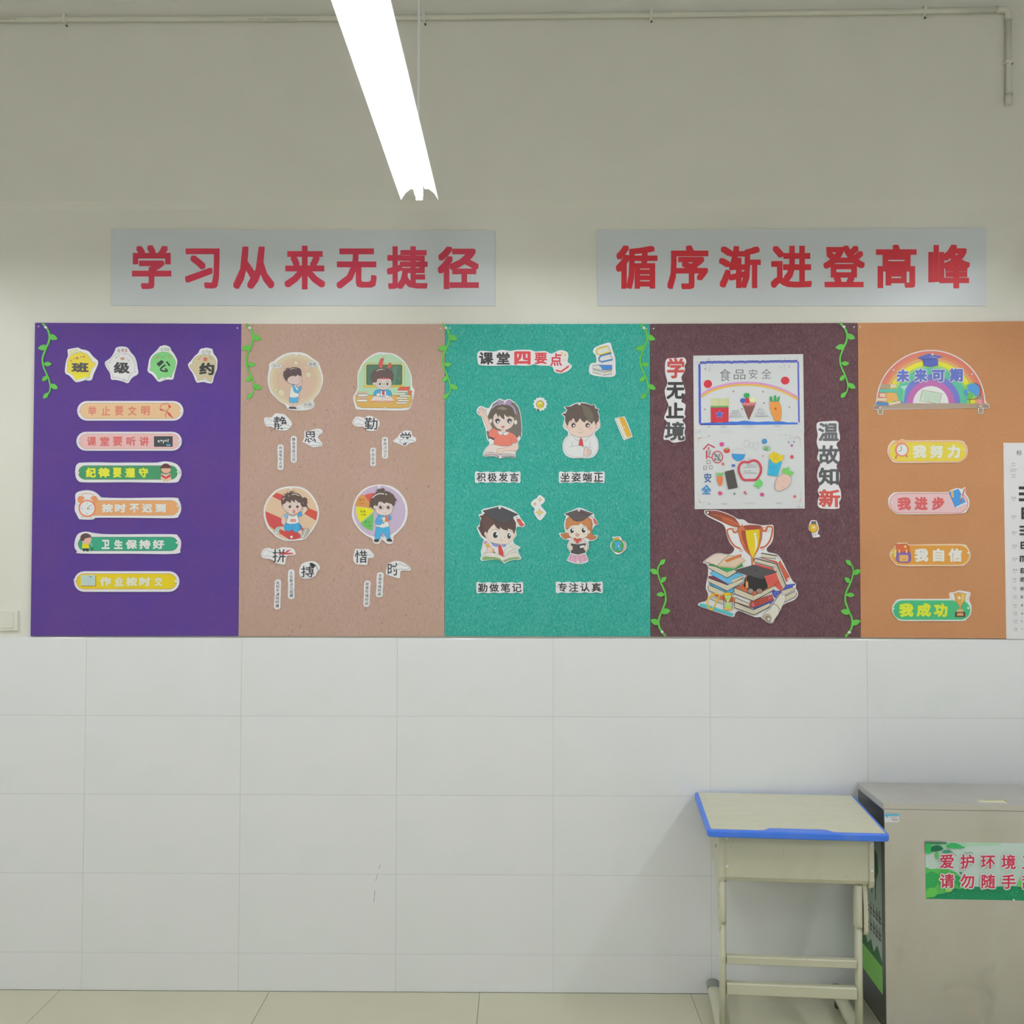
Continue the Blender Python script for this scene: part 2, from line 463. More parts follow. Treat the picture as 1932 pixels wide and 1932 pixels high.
for a, b in ((0, 19), (24, 31), (468, 495), (505, 560)):
    x = a
    while x < b:
        pm.poly(rect(x, 35.0 if a < 60 else 35.5, x + 1.6, 36.2 if a < 60 else 36.4), '6A6A60'); x += 2.6
pm.flush()

# wall socket plate at the left edge
c = W(-2, 1170.5, WP)
so = link('wall_switch', bxm(-.078, .078, -.010, 0, -.040, .040, .003), M_WHITE, None, c)
so.location = c + Vector((0, 0, 0)); tag(so, 'cream plastic blank switch plate on the wall left of the purple board', 'switch')
link('rocker', bxm(-.062, .062, -.0125, -.009, -.030, .030, .002), M_WHITE, so)

# slogan boards
def banner(label, q, chars, c0, c1, scr):
    pts = [W(x, y, WP) for x, y in q]; B = WP; th = .005
    cd = Card('slogan_board', label, 'sign', (0, 0, 1), q, Vector((0, B, 0)), th=th, material=M_BANNER, group='red slogan boards above the bulletin panels', smooth=False)
    for ch, (x0, x1, y0, y1) in zip(chars, scr):
        cd.part('printed_character').fit(ch, (x0 + x1) / 2, (y0 + y1) / 2, x1 - x0, y1 - y0, c0, off=.030, sq=True)
    cd.flush()
banner('wide pale slogan board above the purple and brown boards, left of the two', [(210, 432.5), (933.5, 435), (933.5, 577), (210, 576)],
       '学习从来无捷径', 'BE3048', None,
       [(249, 323.4, 462.4, 545.3), (349, 414.3, 468.6, 544.2), (439.8, 517.8, 465.1, 545.5), (536.4, 613.8, 463.5, 546), (634.5, 710.7, 468.7, 544.6), (729.8, 806.8, 464.5, 545.5), (825.6, 903.3, 465, 545.5)])
banner('wide pale slogan board above the maroon and orange boards, right of the two', [(1127, 434), (1860, 430), (1861, 577), (1127, 577)],
       '循序渐进登高峰', 'BE2430', None,
       [(1161.7, 1240.4, 462.9, 545.5), (1259, 1336.6, 462.9, 545.8), (1356, 1435.4, 464, 544), (1454, 1532, 463.7, 543.5), (1553, 1632, 463, 542), (1652.7, 1729.4, 461.4, 543.5), (1751.4, 1830.5, 461.4, 544)])

# bulletin panels
BF = -0.0005   # plane of their fronts
def panel(name, label, m, q, pins_):
    cd = Card(name, label, 'bulletin board', (0, 0, 1), q, Vector((0, WP - .0002, 0)), th=WP - .0002 - BF, material=m, group='felt bulletin boards', smooth=False)
    for (x, y, where) in pins_:
        o = pin(None, cd.at(x, y, 1), NY, .0028)
        tag(o, 'tiny clear pushpin ' + where, 'pushpin', 'pushpins at the corners of the felt boards')
    return cd
panel('felt_board', 'purple felt bulletin board with rounded slogan strips, first on the left', M_PURPLE, [(66, 609), (454.7, 611), (449.3, 1200), (57.5, 1200)], [(73, 616, 'in the upper left corner of the purple board'), (448, 619, 'in the upper right corner of the purple board')])
panel('felt_board', 'tan brown felt bulletin board between the purple and the green board', M_BROWN, [(455.3, 611), (839.2, 611.5), (838.3, 1200), (449.9, 1200)], [(831, 620, 'in the upper right corner of the brown board')])
panel('felt_board', 'teal green felt bulletin board in the middle of the row', M_TEAL, [(839.8, 611.5), (1226.3, 611), (1227, 1200.5), (838.9, 1200)], [(848.5, 619, 'in the upper left corner of the teal board'), (1220, 620, 'in the upper right corner of the teal board')])
panel('felt_board', 'dark maroon felt bulletin board with the pupils\' drawings', M_MAROON, [(1226.9, 611), (1617.7, 609.3), (1623.7, 1202.6), (1227.6, 1201)], [(1233, 620, 'in the upper left corner of the maroon board'), (1611, 617, 'in the upper right corner of the maroon board')])
panel('felt_board', 'orange felt bulletin board with the rainbow, last on the right', M_ORANGE, [(1618.3, 609.3), (2010, 605), (2018, 1205.5), (1624.3, 1202.6)], [(1622.5, 617, 'in the upper left corner of the orange board')])

# ------------------------------------------------------------------ desk
DO = Vector((.662, -.004, 0)); ang = math.atan2(-.077, .997)
desk = bpy.data.objects.new('school_desk', None); COL.objects.link(desk); desk.location = DO; desk.rotation_euler = (0, 0, ang)
tag(desk, 'single school desk with beige steel frame and blue-edged top against the tiled wall', 'desk')
# local frame: x = along the width, y = -depth towards the room
Z0, Z1 = .760, .745; DD = .445; WDT = .595
def tz(t): return Z0 + (Z1 - Z0) * t / DD
def slab(outline, zoff0, zoff1):
    me = prism(outline, 'z', zoff0, zoff1)
    for v in me.vertices: v.co.z += tz(-v.co.y)
    me.update(); return me
rim_o = rr(0, -DD, WDT, 0, .018)
bm = bmesh.new(); bm.from_mesh(slab(rim_o, -.024, 0))
ed = [e for e in bm.edges if len(e.link_faces) == 2 and e.link_faces[0].normal.angle(e.link_faces[1].normal) > .9]
bmesh.ops.bevel(bm, geom=ed, offset=.005, segments=3, affect='EDGES', profile=.5)
rim = bpy.data.meshes.new('rim'); bm.to_mesh(rim); bm.free()
top = link('desk_top', rim, M_BLUE, desk); top['label'] = 'bright blue plastic edging of the desk top'
ins = [(.014, -.005), (.583, -.005), (.584, -.430), (.425, -.430), (.413, -.426), (.400, -.410), (.390, -.406), (.215, -.406), (.205, -.410), (.190, -.426), (.178, -.430), (.018, -.430), (.013, -.424)]
link('writing_surface', slab(ins, -.002, .0005), M_DTOP, top)
# book box between two folded side plates
fr = [(-.392, tz(.392) - .024), (-.392, .575), (-.384, .561), (-.372, .556), (-.060, .556), (-.052, .566), (-.052, tz(.05) - .024), (-.054, tz(.05) - .024), (-.054, .568), (-.062, .5585), (-.372, .5585), (-.382, .563), (-.3895, .576), (-.3895, tz(.392) - .024)]
link('book_box', prism(fr, 'x', .0625, .5395), M_DESK, desk)
up_ = [(-.396, tz(.39) - .024), (-.396, .575), (-.388, .553)]
low_ = [(-.376, .530), (-.385, .500), (-.388, .440), (-.388, .405), (-.380, .393), (-.366, .392), (-.358, .405), (-.352, .440), (-.342, .500)]
bk_ = [(-.318, .545), (-.285, .560), (-.225, .572), (-.150, .582), (-.125, .605), (-.118, .640), (-.115, tz(.115) - .024)]
sp_ = link('side_bracket', prism(up_ + low_ + bk_, 'x', .0440, .0620), M_DESK, desk)
for (yy, zz, r) in ((-.300, .650, .0075), (-.255, .700, .003), (-.375, .470, .003)):
    link('screw_hole', tubem([(.0434, yy, zz), (.0445, yy, zz)], r, 10), M_DARK, sp_)
sp2 = link('side_bracket', prism(up_ + [(-.376, .545), (-.150, .545), (-.125, .605), (-.118, .640), (-.115, tz(.115) - .024)], 'x', .5400, .5560), M_DESK, desk)
link('bracket_arm', prism([(-.372, .560), (-.386, .500), (-.390, .440), (-.390, .405), (-.382, .393), (-.370, .393), (-.362, .410), (-.300, .440), (-.240, .500), (-.220, .560)], 'x', .5230, .5370), M_DESK, sp2)
for (xx, zz, yy) in ((.0700, .706, -.391), (.0700, .612, -.391), (.5480, .700, -.3955), (.5480, .612, -.3955)):
    link('rivet', tubem([(xx, yy, zz), (xx, yy - .005, zz)], .0042, 10), M_PIN, desk)
for sd, xx in ((0, .0570), (1, .5090)):
    link('column_sleeve', tubem([(xx, -.365, .556), (xx, -.365, .430), (xx, -.365, .415)], .0135, 16, ry=.030), M_DESK, desk)
    link('column', tubem([(xx, -.368, .42), (xx, -.368, .06)], .0118, 16, ry=.024), M_DESK, desk)
    ft = link('foot', tubem([(xx + .007, -.035, .052), (xx + .006, -.10, .050), (xx + .002, -.32, .050), (xx, -.52, .050), (xx, -.60, .046)], .0165, 16, ry=.024), M_DESK, desk)
    link('end_cap', tubem([(xx + .007, -.022, .054), (xx + .007, -.030, .053), (xx + .0065, -.075, .0515)], .0180, 16, ry=.0255), M_GREYP, ft)
    for yy in (-.06, -.57): link('leveller', tubem([(xx + .004, yy, .0), (xx + .004, yy, .004), (xx + .004, yy, .030)], .012, 10), M_DARK, ft)
def rail(z0, z1): return [(-.364, z0 + .001), (-.364, z1 - .003), (-.366, z1), (-.386, z1), (-.390, z1 - .004), (-.390, z0 + .003), (-.387, z0), (-.367, z0)]
link('stretcher', prism(rail(.281, .308), 'x', .068, .498), M_DESK, desk)
link('stretcher', prism(rail(.178, .217), 'x', .068, .498), M_DESK, desk)

# ------------------------------------------------------------------ steel bin cabinet
BO = W(1617, 1476, -.012); BA = math.radians(-2.2)
BL = Vector((1.279, -.012, 0))
binr = bpy.data.objects.new('steel_waste_bin', None); COL.objects.link(binr); binr.location = BL; binr.rotation_euler = (0, 0, BA)
tag(binr, 'tall brushed stainless steel waste bin with flat lid and green sign, right of the desk', 'waste bin')
BW, BD, BH = .86, .30, .800
link('bin_body', bxm(.003, BW - .003, -BD + .004, -.002, .02, BH - .021, .002), M_STEEL, binr)
sd_ = link('side_shade_panel', bxm(.0018, .0031, -BD + .008, -.006, .024, BH - .024), M_SIDEST, binr); sd_['label'] = 'left side of the bin, its shade put into a darker colour'  # added sheet over the left side, shade put into its colour
link('plinth', bxm(.012, BW - .012, -BD + .014, -.012, 0, .02), M_DARK, binr)
# lid with a rectangular opening for the recessed handle
hx0, hx1, hy0, hy1 = .346, .447, -.266, -.222
lz0, lz1 = BH - .019, BH
bm = bmesh.new()
def lidbox(x0, x1, y0, y1):
    me_ = bxm(x0, x1, y0, y1, lz0, lz1); bm.from_mesh(me_); bpy.data.meshes.remove(me_)
lidbox(0, BW, hy1, 0); lidbox(0, BW, -BD, hy0); lidbox(0, hx0, hy0, hy1); lidbox(hx1, BW, hy0, hy1)
bmesh.ops.remove_doubles(bm, verts=bm.verts[:], dist=1e-5)
lme = bpy.data.meshes.new('lid'); bm.to_mesh(lme); bm.free()
lid = link('lid', lme, M_STEEL, binr)
link('handle_recess', bxm(hx0 + .001, hx1 - .001, hy0 + .001, hy1 - .001, lz0 - .001, lz1 - .004), M_CREAM, lid)

BR = Matrix.Rotation(BA, 3, 'Z')
fn = BR @ Vector((0, -1, 0)); fp = BL + BR @ Vector((0, -BD + .004, 0))
ln = BR @ Vector((-1, 0, 0)); lp = BL + BR @ Vector((.0018, 0, 0))
bpy.context.view_layer.update()
def on_bin(cd):
    mw = cd.o.matrix_world.copy(); cd.o.parent = binr
    cd.o.matrix_parent_inverse = binr.matrix_world.inverted()
# green sign on the front
v = (1740, 1580, 10.0625)
s = Card('sign', '', '', v, [(62, 85), (3300, 135), (3300, 1225), (72, 1165)], fp, fn, .0012, M_PAPER, smooth=False, parent=binr)
s.part('printed_foliage')
s.poly([(62, 85), (3300, 135), (3300, 1225), (72, 1165)], 'BCCFC6')
s.poly([(62, 85), (900, 98), (1500, 107), (1500, 150), (800, 170), (300, 230), (62, 300)], 'A6CDB0', 1)
s.poly([(66, 560), (160, 600), (300, 590), (480, 600), (640, 660), (730, 760), (860, 880), (980, 960), (1040, 1000), (1000, 1180), (72, 1165)], '55B85C', 1)
s.poly([(66, 690), (180, 640), (300, 700), (300, 860), (230, 960), (70, 980)], '2FA455', 1)
s.poly([(600, 760), (700, 740), (800, 900), (760, 960), (640, 900)], '2FA860', 3)
s.poly([(70, 1050), (140, 950), (250, 960), (300, 1060), (220, 1130), (74, 1150)], '62C452', 1)
g_ = [(74, 1150), (230, 1130), (290, 1080), (420, 1060), (560, 1020), (620, 960), (700, 985), (860, 975), (980, 930), (1090, 940), (1250, 965), (1400, 930), (1560, 935), (1700, 925), (1850, 930), (2100, 935), (2500, 940), (3300, 950), (3300, 1225), (72, 1165)]
s.poly(g_, '12885A')
for _ in range(70):
    x = random.uniform(330, 3200); y = random.uniform(1000, 1140)
    a = random.uniform(-.9, .9)
    s.poly(ell(x, y, random.uniform(14, 34), random.uniform(5, 10), 6, a), random.choice(['2BA36A', '0C6E48', '1C9660', '49B47A']))
s.poly([(440, 985), (560, 980), (545, 1030), (450, 1030)], '9CCB5A', 2)
s.poly([(62, 85), (190, 95), (180, 150), (200, 280), (130, 320), (66, 300)], '36B25E', 1)
s.poly([(175, 270), (180, 180), (290, 145), (360, 170), (400, 220), (330, 255)], '12704A', 2)
s.poly([(62, 85), (470, 92), (460, 125), (300, 130), (62, 115)], '2C7A50', 1)
s.poly([(450, 180), (520, 110), (640, 110), (760, 165), (820, 190), (680, 215), (560, 205)], '38AE66', 3)
s.poly([(240, 320), (290, 270), (320, 330), (270, 420)], '5CB85A', 2)
s.poly([(380, 290), (420, 240), (520, 250), (560, 290)], '3C9C70', 2)
s.line([(470, 220), (560, 270), (650, 355)], 8, '4C7A66')
s.line([(790, 290), (850, 300), (900, 285), (970, 300)], 12, '6F9E88')
s.poly([(700, 665), (765, 655), (735, 710)], '1E8A62')
s.poly([(1800, 930), (1830, 860), (1870, 780), (1932, 760), (1932, 930)], '6CCB6A', 2)
s.part('lettering')
for i, ch in enumerate('爱护环境卫生'): s.txt(ch, 470 + 390 * i, 455 + i * 4, 285, 0, 'C42C50', .024, halo='D8E0D8', halow=.085)
for i, ch in enumerate('请勿随手乱扔'): s.txt(ch, 470 + 390 * i, 825 + i * 5, 285, 0, 'C42C50', .024, halo='D4E2D4', halow=.10)
s.pins((1735, 1185), r=.0035)
# small maker's sticker
v = (1600, 1465, 5.819)
s = Card('sticker', '', '', v, [(400, 410), (560, 410), (560, 502), (400, 502)], fp, fn, .0006, M_PAPER, smooth=False, parent=binr)
s.part('printed_label').poly([(400, 410), (560, 410), (560, 436), (400, 436)], '62B4D0')
s.line(ell(426, 437, 17), 5, '5A9AB8', True); s.poly(rect(419, 430, 433, 444), '4A8AB0')
s.txt('\u5409\u7965', 505, 455, 44, 46, 'E8ECEC', .03); s.lines([[(462, 450), (540, 448)], [(475, 470), (545, 468)], [(484, 482), (545, 480)]], 5, '8A6A60'); s.flush()
# long poster on the left side
v = (1560, 1640, 13.8)
q0 = W(1630, 1640, -.15)
def lsp(y_, z_):   # side-plane point -> pixel
    P_ = BL + BR @ Vector((.0018, y_, z_)); d = P_ - CAM
    return 966 + FPX * d.dot(RIGHT) / d.dot(FWD), 966 - FPX * d.dot(UP) / d.dot(FWD)
v = (0, 0, 1)
pq = [lsp(-.035, .66), lsp(-.262, .66), lsp(-.262, .125), lsp(-.035, .125)]
s = Card('poster', '', '', v, pq, lp, ln, .0008, mat('poster_paper', 'A9B8B0', .5), smooth=False, parent=binr)
s.part('printed_meadow')
s.poly([lsp(-.035, .235), lsp(-.262, .235), lsp(-.262, .125), lsp(-.035, .125)], '7FC25C')
s.poly([lsp(-.035, .235), lsp(-.07, .275), lsp(-.10, .24), lsp(-.14, .27), lsp(-.17, .235), lsp(-.21, .275), lsp(-.262, .235), lsp(-.262, .220), lsp(-.035, .215)], '2E6A3A')
s.part('printed_tree')
s.poly([lsp(-.12, .63), lsp(-.22, .60), lsp(-.23, .54), lsp(-.20, .50), lsp(-.13, .52)], '2C6A50')
s.poly([lsp(-.15, .55), lsp(-.165, .55), lsp(-.16, .44), lsp(-.15, .44)], '2C6A50')
s.poly([lsp(-.19, .53), lsp(-.205, .53), lsp(-.20, .43), lsp(-.19, .43)], '2C6A50')
s.part('lettering')
for k in range(5):
    for j, zz in enumerate((.385, .325)):
        y_ = -.10 - .032 * k
        for (a, b) in ((.0, .022), (.012, .0)):
            s.poly([lsp(y_, zz), lsp(y_ - .022, zz), lsp(y_ - .022, zz - .006), lsp(y_, zz - .006)], '5A4A4C')
            s.poly([lsp(y_ - .004, zz + .02), lsp(y_ - .009, zz + .02), lsp(y_ - .009, zz - .02), lsp(y_ - .004, zz - .02)], '5A4A4C')
            s.poly([lsp(y_, zz - .018), lsp(y_ - .022, zz - .018), lsp(y_ - .022, zz - .023), lsp(y_, zz - .023)], '5A4A4C')
s.flush()

# small dark scuffs on the tiles
for l_ in ([(718, 1631), (715, 1639)], [(712, 1650), (710.5, 1657), (708.5, 1662)], [(707.3, 1680), (706.3, 1692), (705.7, 1702)]):
    a = [W(x - .45, y, -.0006) for x, y in l_]; b = [W(x + .45, y, -.0006) for x, y in l_]
    n_ = len(l_)
    me = mesh('scuff', a + b, [(i, i + 1, n_ + i + 1, n_ + i) for i in range(n_ - 1)])
    link('scuff_mark', me, mat('scuff_ink', '8E938C', .6), wall)

# ------------------------------------------------------------------ paper cut-outs on the boards
PB = Vector((0, BF, 0))
WPAP = 'D6D5D8'
def card(name, label, cat, view, outline, **k):
    return Card(name, label, cat, view, outline, PB, **k)
# hanging paper vines
def vine(label, px, py, fx=1, fy=1, k=4.83):
    """stem coordinates relative to the pinned end"""
    S_ = [(-34, -38), (-18, -22), (0, 0), (18, 28), (28, 62), (30, 98), (20, 140), (2, 180), (-16, 225), (-32, 268), (-34, 310), (-24, 360), (-2, 410), (18, 455), (32, 500), (38, 535), (34, 570), (22, 598), (4, 620)]
    LV = [((22, 66), (102, 104), 1), ((12, 168), (-74, 190), -1), ((-24, 330), (48, 330), 1), ((8, 438), (-38, 488), -1), ((38, 514), (106, 556), 1), ((16, 594), (-28, 645), -1)]
    T = lambda q: (q[0] * fx, q[1] * fy)
    st = sm(S_, 2, False); L = len(st); A = []; B = []
    for i, p in enumerate(st):
        a, b = st[max(i - 1, 0)], st[min(i + 1, L - 1)]
        dx, dy = b[0] - a[0], b[1] - a[1]; d = math.hypot(dx, dy)
        wd = 10 * (1 - .45 * i / L)
        A.append((p[0] - dy / d * wd, p[1] + dx / d * wd)); B.append((p[0] + dy / d * wd, p[1] - dx / d * wd))
    v = (px, py, k)
    root = Card('leaf_vine', label, 'paper vine', v, [T(q) for q in A + B[::-1]], PB, th=.0028, material=M_LEAF, group='green paper vines along the boards', smooth=False)
    for (a, b, sd) in LV:
        dx, dy = b[0] - a[0], b[1] - a[1]; d = math.hypot(dx, dy); ux, uy = dx / d, dy / d; nx, ny = -uy, ux
        wmx = max(20, d * .33)
        prof_ = [(0, 0), (.18, .62), (.42, 1), (.68, .86), (.9, .4), (1.0, 0)]
        pts = [(a[0] + ux * d * t + nx * wmx * w_ * (1 if sd > 0 else -1) * 1.0, a[1] + uy * d * t + ny * wmx * w_ * (1 if sd > 0 else -1)) for t, w_ in prof_]
        pts += [(a[0] + ux * d * t - nx * wmx * w_ * .75 * (1 if sd > 0 else -1), a[1] + uy * d * t - ny * wmx * w_ * .75 * (1 if sd > 0 else -1)) for t, w_ in prof_[::-1][1:-1]]
        if len(pts) < 3: continue
        lf = Card('leaf', '', '', v, [T(q) for q in pts], PB + NY * .0004, th=.0030, material=M_LEAF, parent=root.o)
    root.pins((0, 0))
    return root
vine('green paper vine hanging at the top left corner of the purple board', 87, 618)
vine('green paper vine hanging at the top left corner of the brown board', 471.5, 619)
vine('green paper vine hanging over the joint between brown and teal boards', 842, 619)
vine('green paper vine hanging at the top right corner of the teal board', 1215, 619)
vine('green paper vine hanging at the top right corner of the maroon board', 1592, 617)
vine('green paper vine rising at the lower left corner of the maroon board', 1249, 1192, -1, -1, 4.72)
vine('green paper vine rising over the joint of maroon and orange boards', 1602, 1193, 1, -1, 4.72)

# --- purple board: four chicks with the title characters
v = (110, 645, 12.075); GG = 'round creature cut-outs of the title'
s = card('creature_cutout', 'yellow round chick paper cut-out, first of the title', 'paper cut-out', v, [(210,200),(240,165),(440,130),(470,140),(530,170),(620,185),(700,225),(770,310),(830,370),(890,420),(905,470),(890,540),(850,630),(800,740),(775,830),(740,875),(680,882),(600,875),(520,900),(430,918),(380,905),(310,830),(240,760),(180,735),(152,690),(150,640),(165,500),(195,380),(220,320)], group=GG)
s.part('printed_chick')
for x, y in ((275,250),(340,225),(420,205)): s.e(x, y, 26, 42, 'E0DC98', .15, 'A8A060', 8)
s.line([(475,215),(510,225),(530,245)], 10, 'B08A60')
s.poly([(430,250),(560,245),(660,290),(740,380),(780,470),(840,470),(835,540),(780,590),(740,680),(715,760),(700,820),(640,800),(560,815),(440,830),(420,870),(385,860),(350,780),(270,720),(215,690),(185,680),(205,640),(205,520),(215,430),(260,340),(340,280)], 'E0C838', 3, 'A89858', 6)
s.poly([(350,740),(450,720),(650,740),(640,800),(420,860),(380,840)], 'E2D020', 3)
s.e(290,430,26,26,'D88850').e(575,338,30,26,'DC7C60').e(355,385,9,12,'5A4020').e(512,345,9,12,'5A4020').e(428,370,32,23,'C08050', 0, '8A5A40', 5)
s.part('lettering').fit('班', 495, 582, 400, 225, '4A4648', .05)
s.pins((620, 842))
s = card('creature_cutout', 'white round chick paper cut-out, second of the title', 'paper cut-out', v, [(1310,140),(1370,112),(1450,105),(1550,118),(1600,160),(1650,240),(1720,310),(1765,400),(1790,500),(1805,610),(1822,680),(1800,745),(1720,790),(1650,850),(1610,920),(1560,940),(1500,915),(1400,885),(1290,865),(1220,865),(1195,830),(1190,770),(1170,700),(1130,640),(1080,560),(1062,500),(1070,450),(1130,410),(1200,350),(1260,260),(1295,180)], group=GG)
s.part('printed_chick')
for x, y, c_ in ((1378,200,'B8B0B4'),(1465,190,'C8A0A0'),(1542,195,'C8A8A8')): s.e(x, y, 26, 36, c_, 0, '8A6A6C', 7)
s.poly([(1450,255),(1570,275),(1670,350),(1730,450),(1745,560),(1735,640),(1765,680),(1690,700),(1620,790),(1590,880),(1550,885),(1500,850),(1400,835),(1300,800),(1260,835),(1240,820),(1235,740),(1180,660),(1150,590),(1110,540),(1095,480),(1120,465),(1165,480),(1190,410),(1260,320),(1350,268)], 'D9D8D6', 3, '8E8A8E', 7)
s.e(1462,382,45,30,'C08880',0,'A87A74',6).e(1325,350,24,22,'B8B4B4').e(1605,425,22,18,'B8B4B4').line([(1365,325),(1380,305),(1395,325)],9,'8A8688').line([(1550,375),(1570,360),(1575,395)],8,'8A8688')
s.part('lettering').fit('级', 1445, 590, 370, 265, '3A3A3C', .045)
s.pins((1487, 268), (1478, 858))
v = (265, 645, 12.075)
s = card('creature_cutout', 'green round chick paper cut-out, third of the title', 'paper cut-out', v, [(440,105),(500,85),(550,75),(610,88),(670,120),(700,190),(760,270),(800,340),(835,420),(830,500),(800,620),(770,740),(750,830),(710,862),(640,858),(560,868),(500,890),(440,908),(390,895),(330,820),(260,740),(190,700),(160,650),(165,600),(180,500),(200,400),(250,310),(330,230),(400,160)], group=GG)
s.part('printed_chick')
for x, y in ((490,180),(568,165),(632,177)): s.e(x, y, 24, 34, 'BFCFBE', 0, '6A8A6A', 7)
s.poly([(540,230),(640,245),(730,320),(780,410),(805,460),(790,560),(760,660),(720,740),(700,815),(640,790),(560,815),(465,820),(430,855),(395,840),(370,770),(290,680),(240,660),(200,630),(235,600),(235,480),(260,370),(330,290),(430,245)], '7CC47A', 3, '5E8E60', 6)
s.e(378,360,26,26,'C87A6C').e(650,332,24,24,'C8806C').line([(412,312),(430,330)],14,'3A5A3A').line([(570,320),(585,300)],10,'3A5A3A').line([(462,335),(485,356),(510,346),(532,352),(538,325)],8,'3A6A40')
s.part('lettering').poly([(365,500),(480,412),(540,460),(425,565)], '30383A', 1).line([(592,450),(635,500),(670,548)],36,'30383A').line([(572,525),(520,555),(465,605),(455,635),(500,662),(610,672)],38,'30383A').line([(560,605),(600,640),(618,672)],34,'30383A')
s.pins((543, 838))
s = card('creature_cutout', 'tan round chick paper cut-out, last of the title', 'paper cut-out', v, [(1380,155),(1440,145),(1500,132),(1590,148),(1635,170),(1660,260),(1720,340),(1750,410),(1748,500),(1740,620),(1700,720),(1665,820),(1650,900),(1610,945),(1520,935),(1440,915),(1360,920),(1300,930),(1265,900),(1230,820),(1190,720),(1120,620),(1085,540),(1095,490),(1160,420),(1230,330),(1310,260),(1345,190)], group=GG)
s.part('printed_chick')
for x, y in ((1430,232),(1510,222),(1575,237)): s.e(x, y, 24, 33, 'CFCBC6', 0, '6E6A66', 7)
s.poly([(1500,285),(1610,310),(1690,390),(1720,480),(1705,620),(1680,720),(1640,790),(1610,905),(1560,880),(1450,855),(1350,860),(1320,885),(1295,870),(1290,800),(1220,700),(1180,640),(1130,580),(1120,530),(1150,520),(1180,540),(1195,430),(1270,340),(1380,295)], 'C6B996', 3, '8E8468', 7)
s.e(1335,390,28,26,'CC9488').e(1610,385,24,22,'CC9C8C').e(1478,398,40,40,'CC6E68',0,'A84C4A',9).line([(1365,340),(1395,352)],10,'6A5A4A').line([(1560,352),(1590,352)],12,'6A5A4A')
s.part('lettering').fit('约', 1510, 615, 350, 285, '34383A', .05)
s.pins((1530, 270), (1485, 868))

# --- purple board: six slogan strips
v = (130, 745, 8.4); G1 = 'long rounded rule strips on the purple board'
s = card('slogan_strip', 'orange rounded strip with red scarf drawing, topmost on the purple board', 'paper strip', v, cap(130, 97, 1813, 408), smooth=False, group=G1)
s.part('printed_strip').poly(cap(178, 130, 1770, 375), 'E2B68A', out='9A7458', ow=5)
s.part('lettering')
for ch, x in zip('举止要文明', (370, 585, 795, 1005, 1212)): s.fit(ch, x, 252, 135, 148, 'D07A66', .03)
s.part('printed_scarf').line([(1575,140),(1470,150),(1440,215)], 12, 'CC6A58').poly([(1575,140),(1625,190),(1580,218)], 'C8524C').poly([(1435,212),(1512,240),(1452,250)], 'C8524C').line([(1580,215),(1550,262)],10,'CC6058').line([(1510,242),(1550,262)],10,'CC6058').poly([(1545,255),(1600,290),(1660,375),(1580,325)], 'C84A48').line([(1548,265),(1528,318),(1535,355)],13,'CC6858').line([(1440,215),(1465,255),(1520,250)],7,'B85A50')
s.pins((160, 258), (1784, 262))
s = card('slogan_strip', 'pink rounded strip with a small blackboard picture on the purple board', 'paper strip', v, cap(118, 585, 1788, 885), smooth=False, group=G1)
s.part('printed_strip').poly(cap(160, 614, 1752, 858), 'C08078').poly(cap(166, 620, 1746, 852), 'DDB2B0')
s.part('lettering')
for ch, x in zip('课堂要听讲', (360, 567, 772, 985, 1192)): s.fit(ch, x, 735, 150, 148, 'CC6460', .035)
s.part('printed_blackboard').poly(rect(1350, 660, 1642, 818), '3C4245', out='23282A', ow=8).poly(rect(1545, 782, 1612, 808), '5AA4C4').latin('x+y=?', 1405, 752, 74, 'D8DADA', .02)
s.pins((157, 730), (1756, 728))
s = card('slogan_strip', 'green rounded strip with yellow characters and a reading girl on the purple board', 'paper strip', v, [(180,1075),(450,1068),(700,1075),(1000,1072),(1350,1075),(1450,1063),(1530,1053),(1640,1070),(1720,1110),(1770,1180),(1782,1260),(1750,1340),(1680,1390),(1300,1390),(900,1385),(500,1388),(220,1385),(150,1365),(108,1300),(100,1200),(115,1120),(150,1085)], group=G1)
s.part('printed_strip').poly(cap(150, 1122, 1722, 1340), '3F8F60', out='6E7E74', ow=8)
s.part('lettering')
for ch, x, w_ in zip('纪律要遵守', (350, 556, 765, 972, 1182), (165, 190, 135, 160, 150)): s.fit(ch, x, 1232, w_, 158, 'DCE436', .055)
s.part('printed_girl').e(1535,1168,82,80,'5C3038').poly([(1455,1165),(1500,1150),(1500,1235),(1460,1225)],'5C3038').poly([(1570,1150),(1616,1165),(1612,1225),(1570,1235)],'5C3038').poly([(1470,1165),(1610,1165),(1600,1220),(1535,1245),(1475,1215)],'DCAE94',2).poly([(1455,1150),(1500,1110),(1570,1110),(1615,1150),(1600,1162),(1470,1162)],'5C3038',2).poly([(1465,1240),(1535,1265),(1610,1240),(1620,1330),(1455,1330)],'DCC8B8',1).poly([(1470,1252),(1535,1298),(1605,1250),(1612,1300),(1535,1335),(1462,1298)],'CC4A4C').poly([(1465,1320),(1535,1335),(1612,1318),(1620,1350),(1540,1368),(1460,1350)],'E0B898',1).line([(1500,1360),(1515,1375)],8,'8A7A6C').line([(1575,1360),(1562,1375)],8,'8A7A6C').line([(1495,1180),(1512,1180)],5,'8A6050').line([(1555,1180),(1572,1180)],5,'8A6050')
s.pins((147, 1235), (1738, 1222))
v = (130, 920, 8.4)
s = card('slogan_strip', 'orange strip with a large alarm clock at its left end on the purple board', 'paper strip', v, [(100,120),(130,75),(200,50),(310,42),(400,65),(460,105),(500,145),(560,158),(900,165),(1300,160),(1690,160),(1740,200),(1772,270),(1775,360),(1740,440),(1680,482),(1300,482),(900,478),(450,478),(400,495),(350,508),(180,503),(150,480),(120,420),(95,370),(92,300),(105,240)], group=G1)
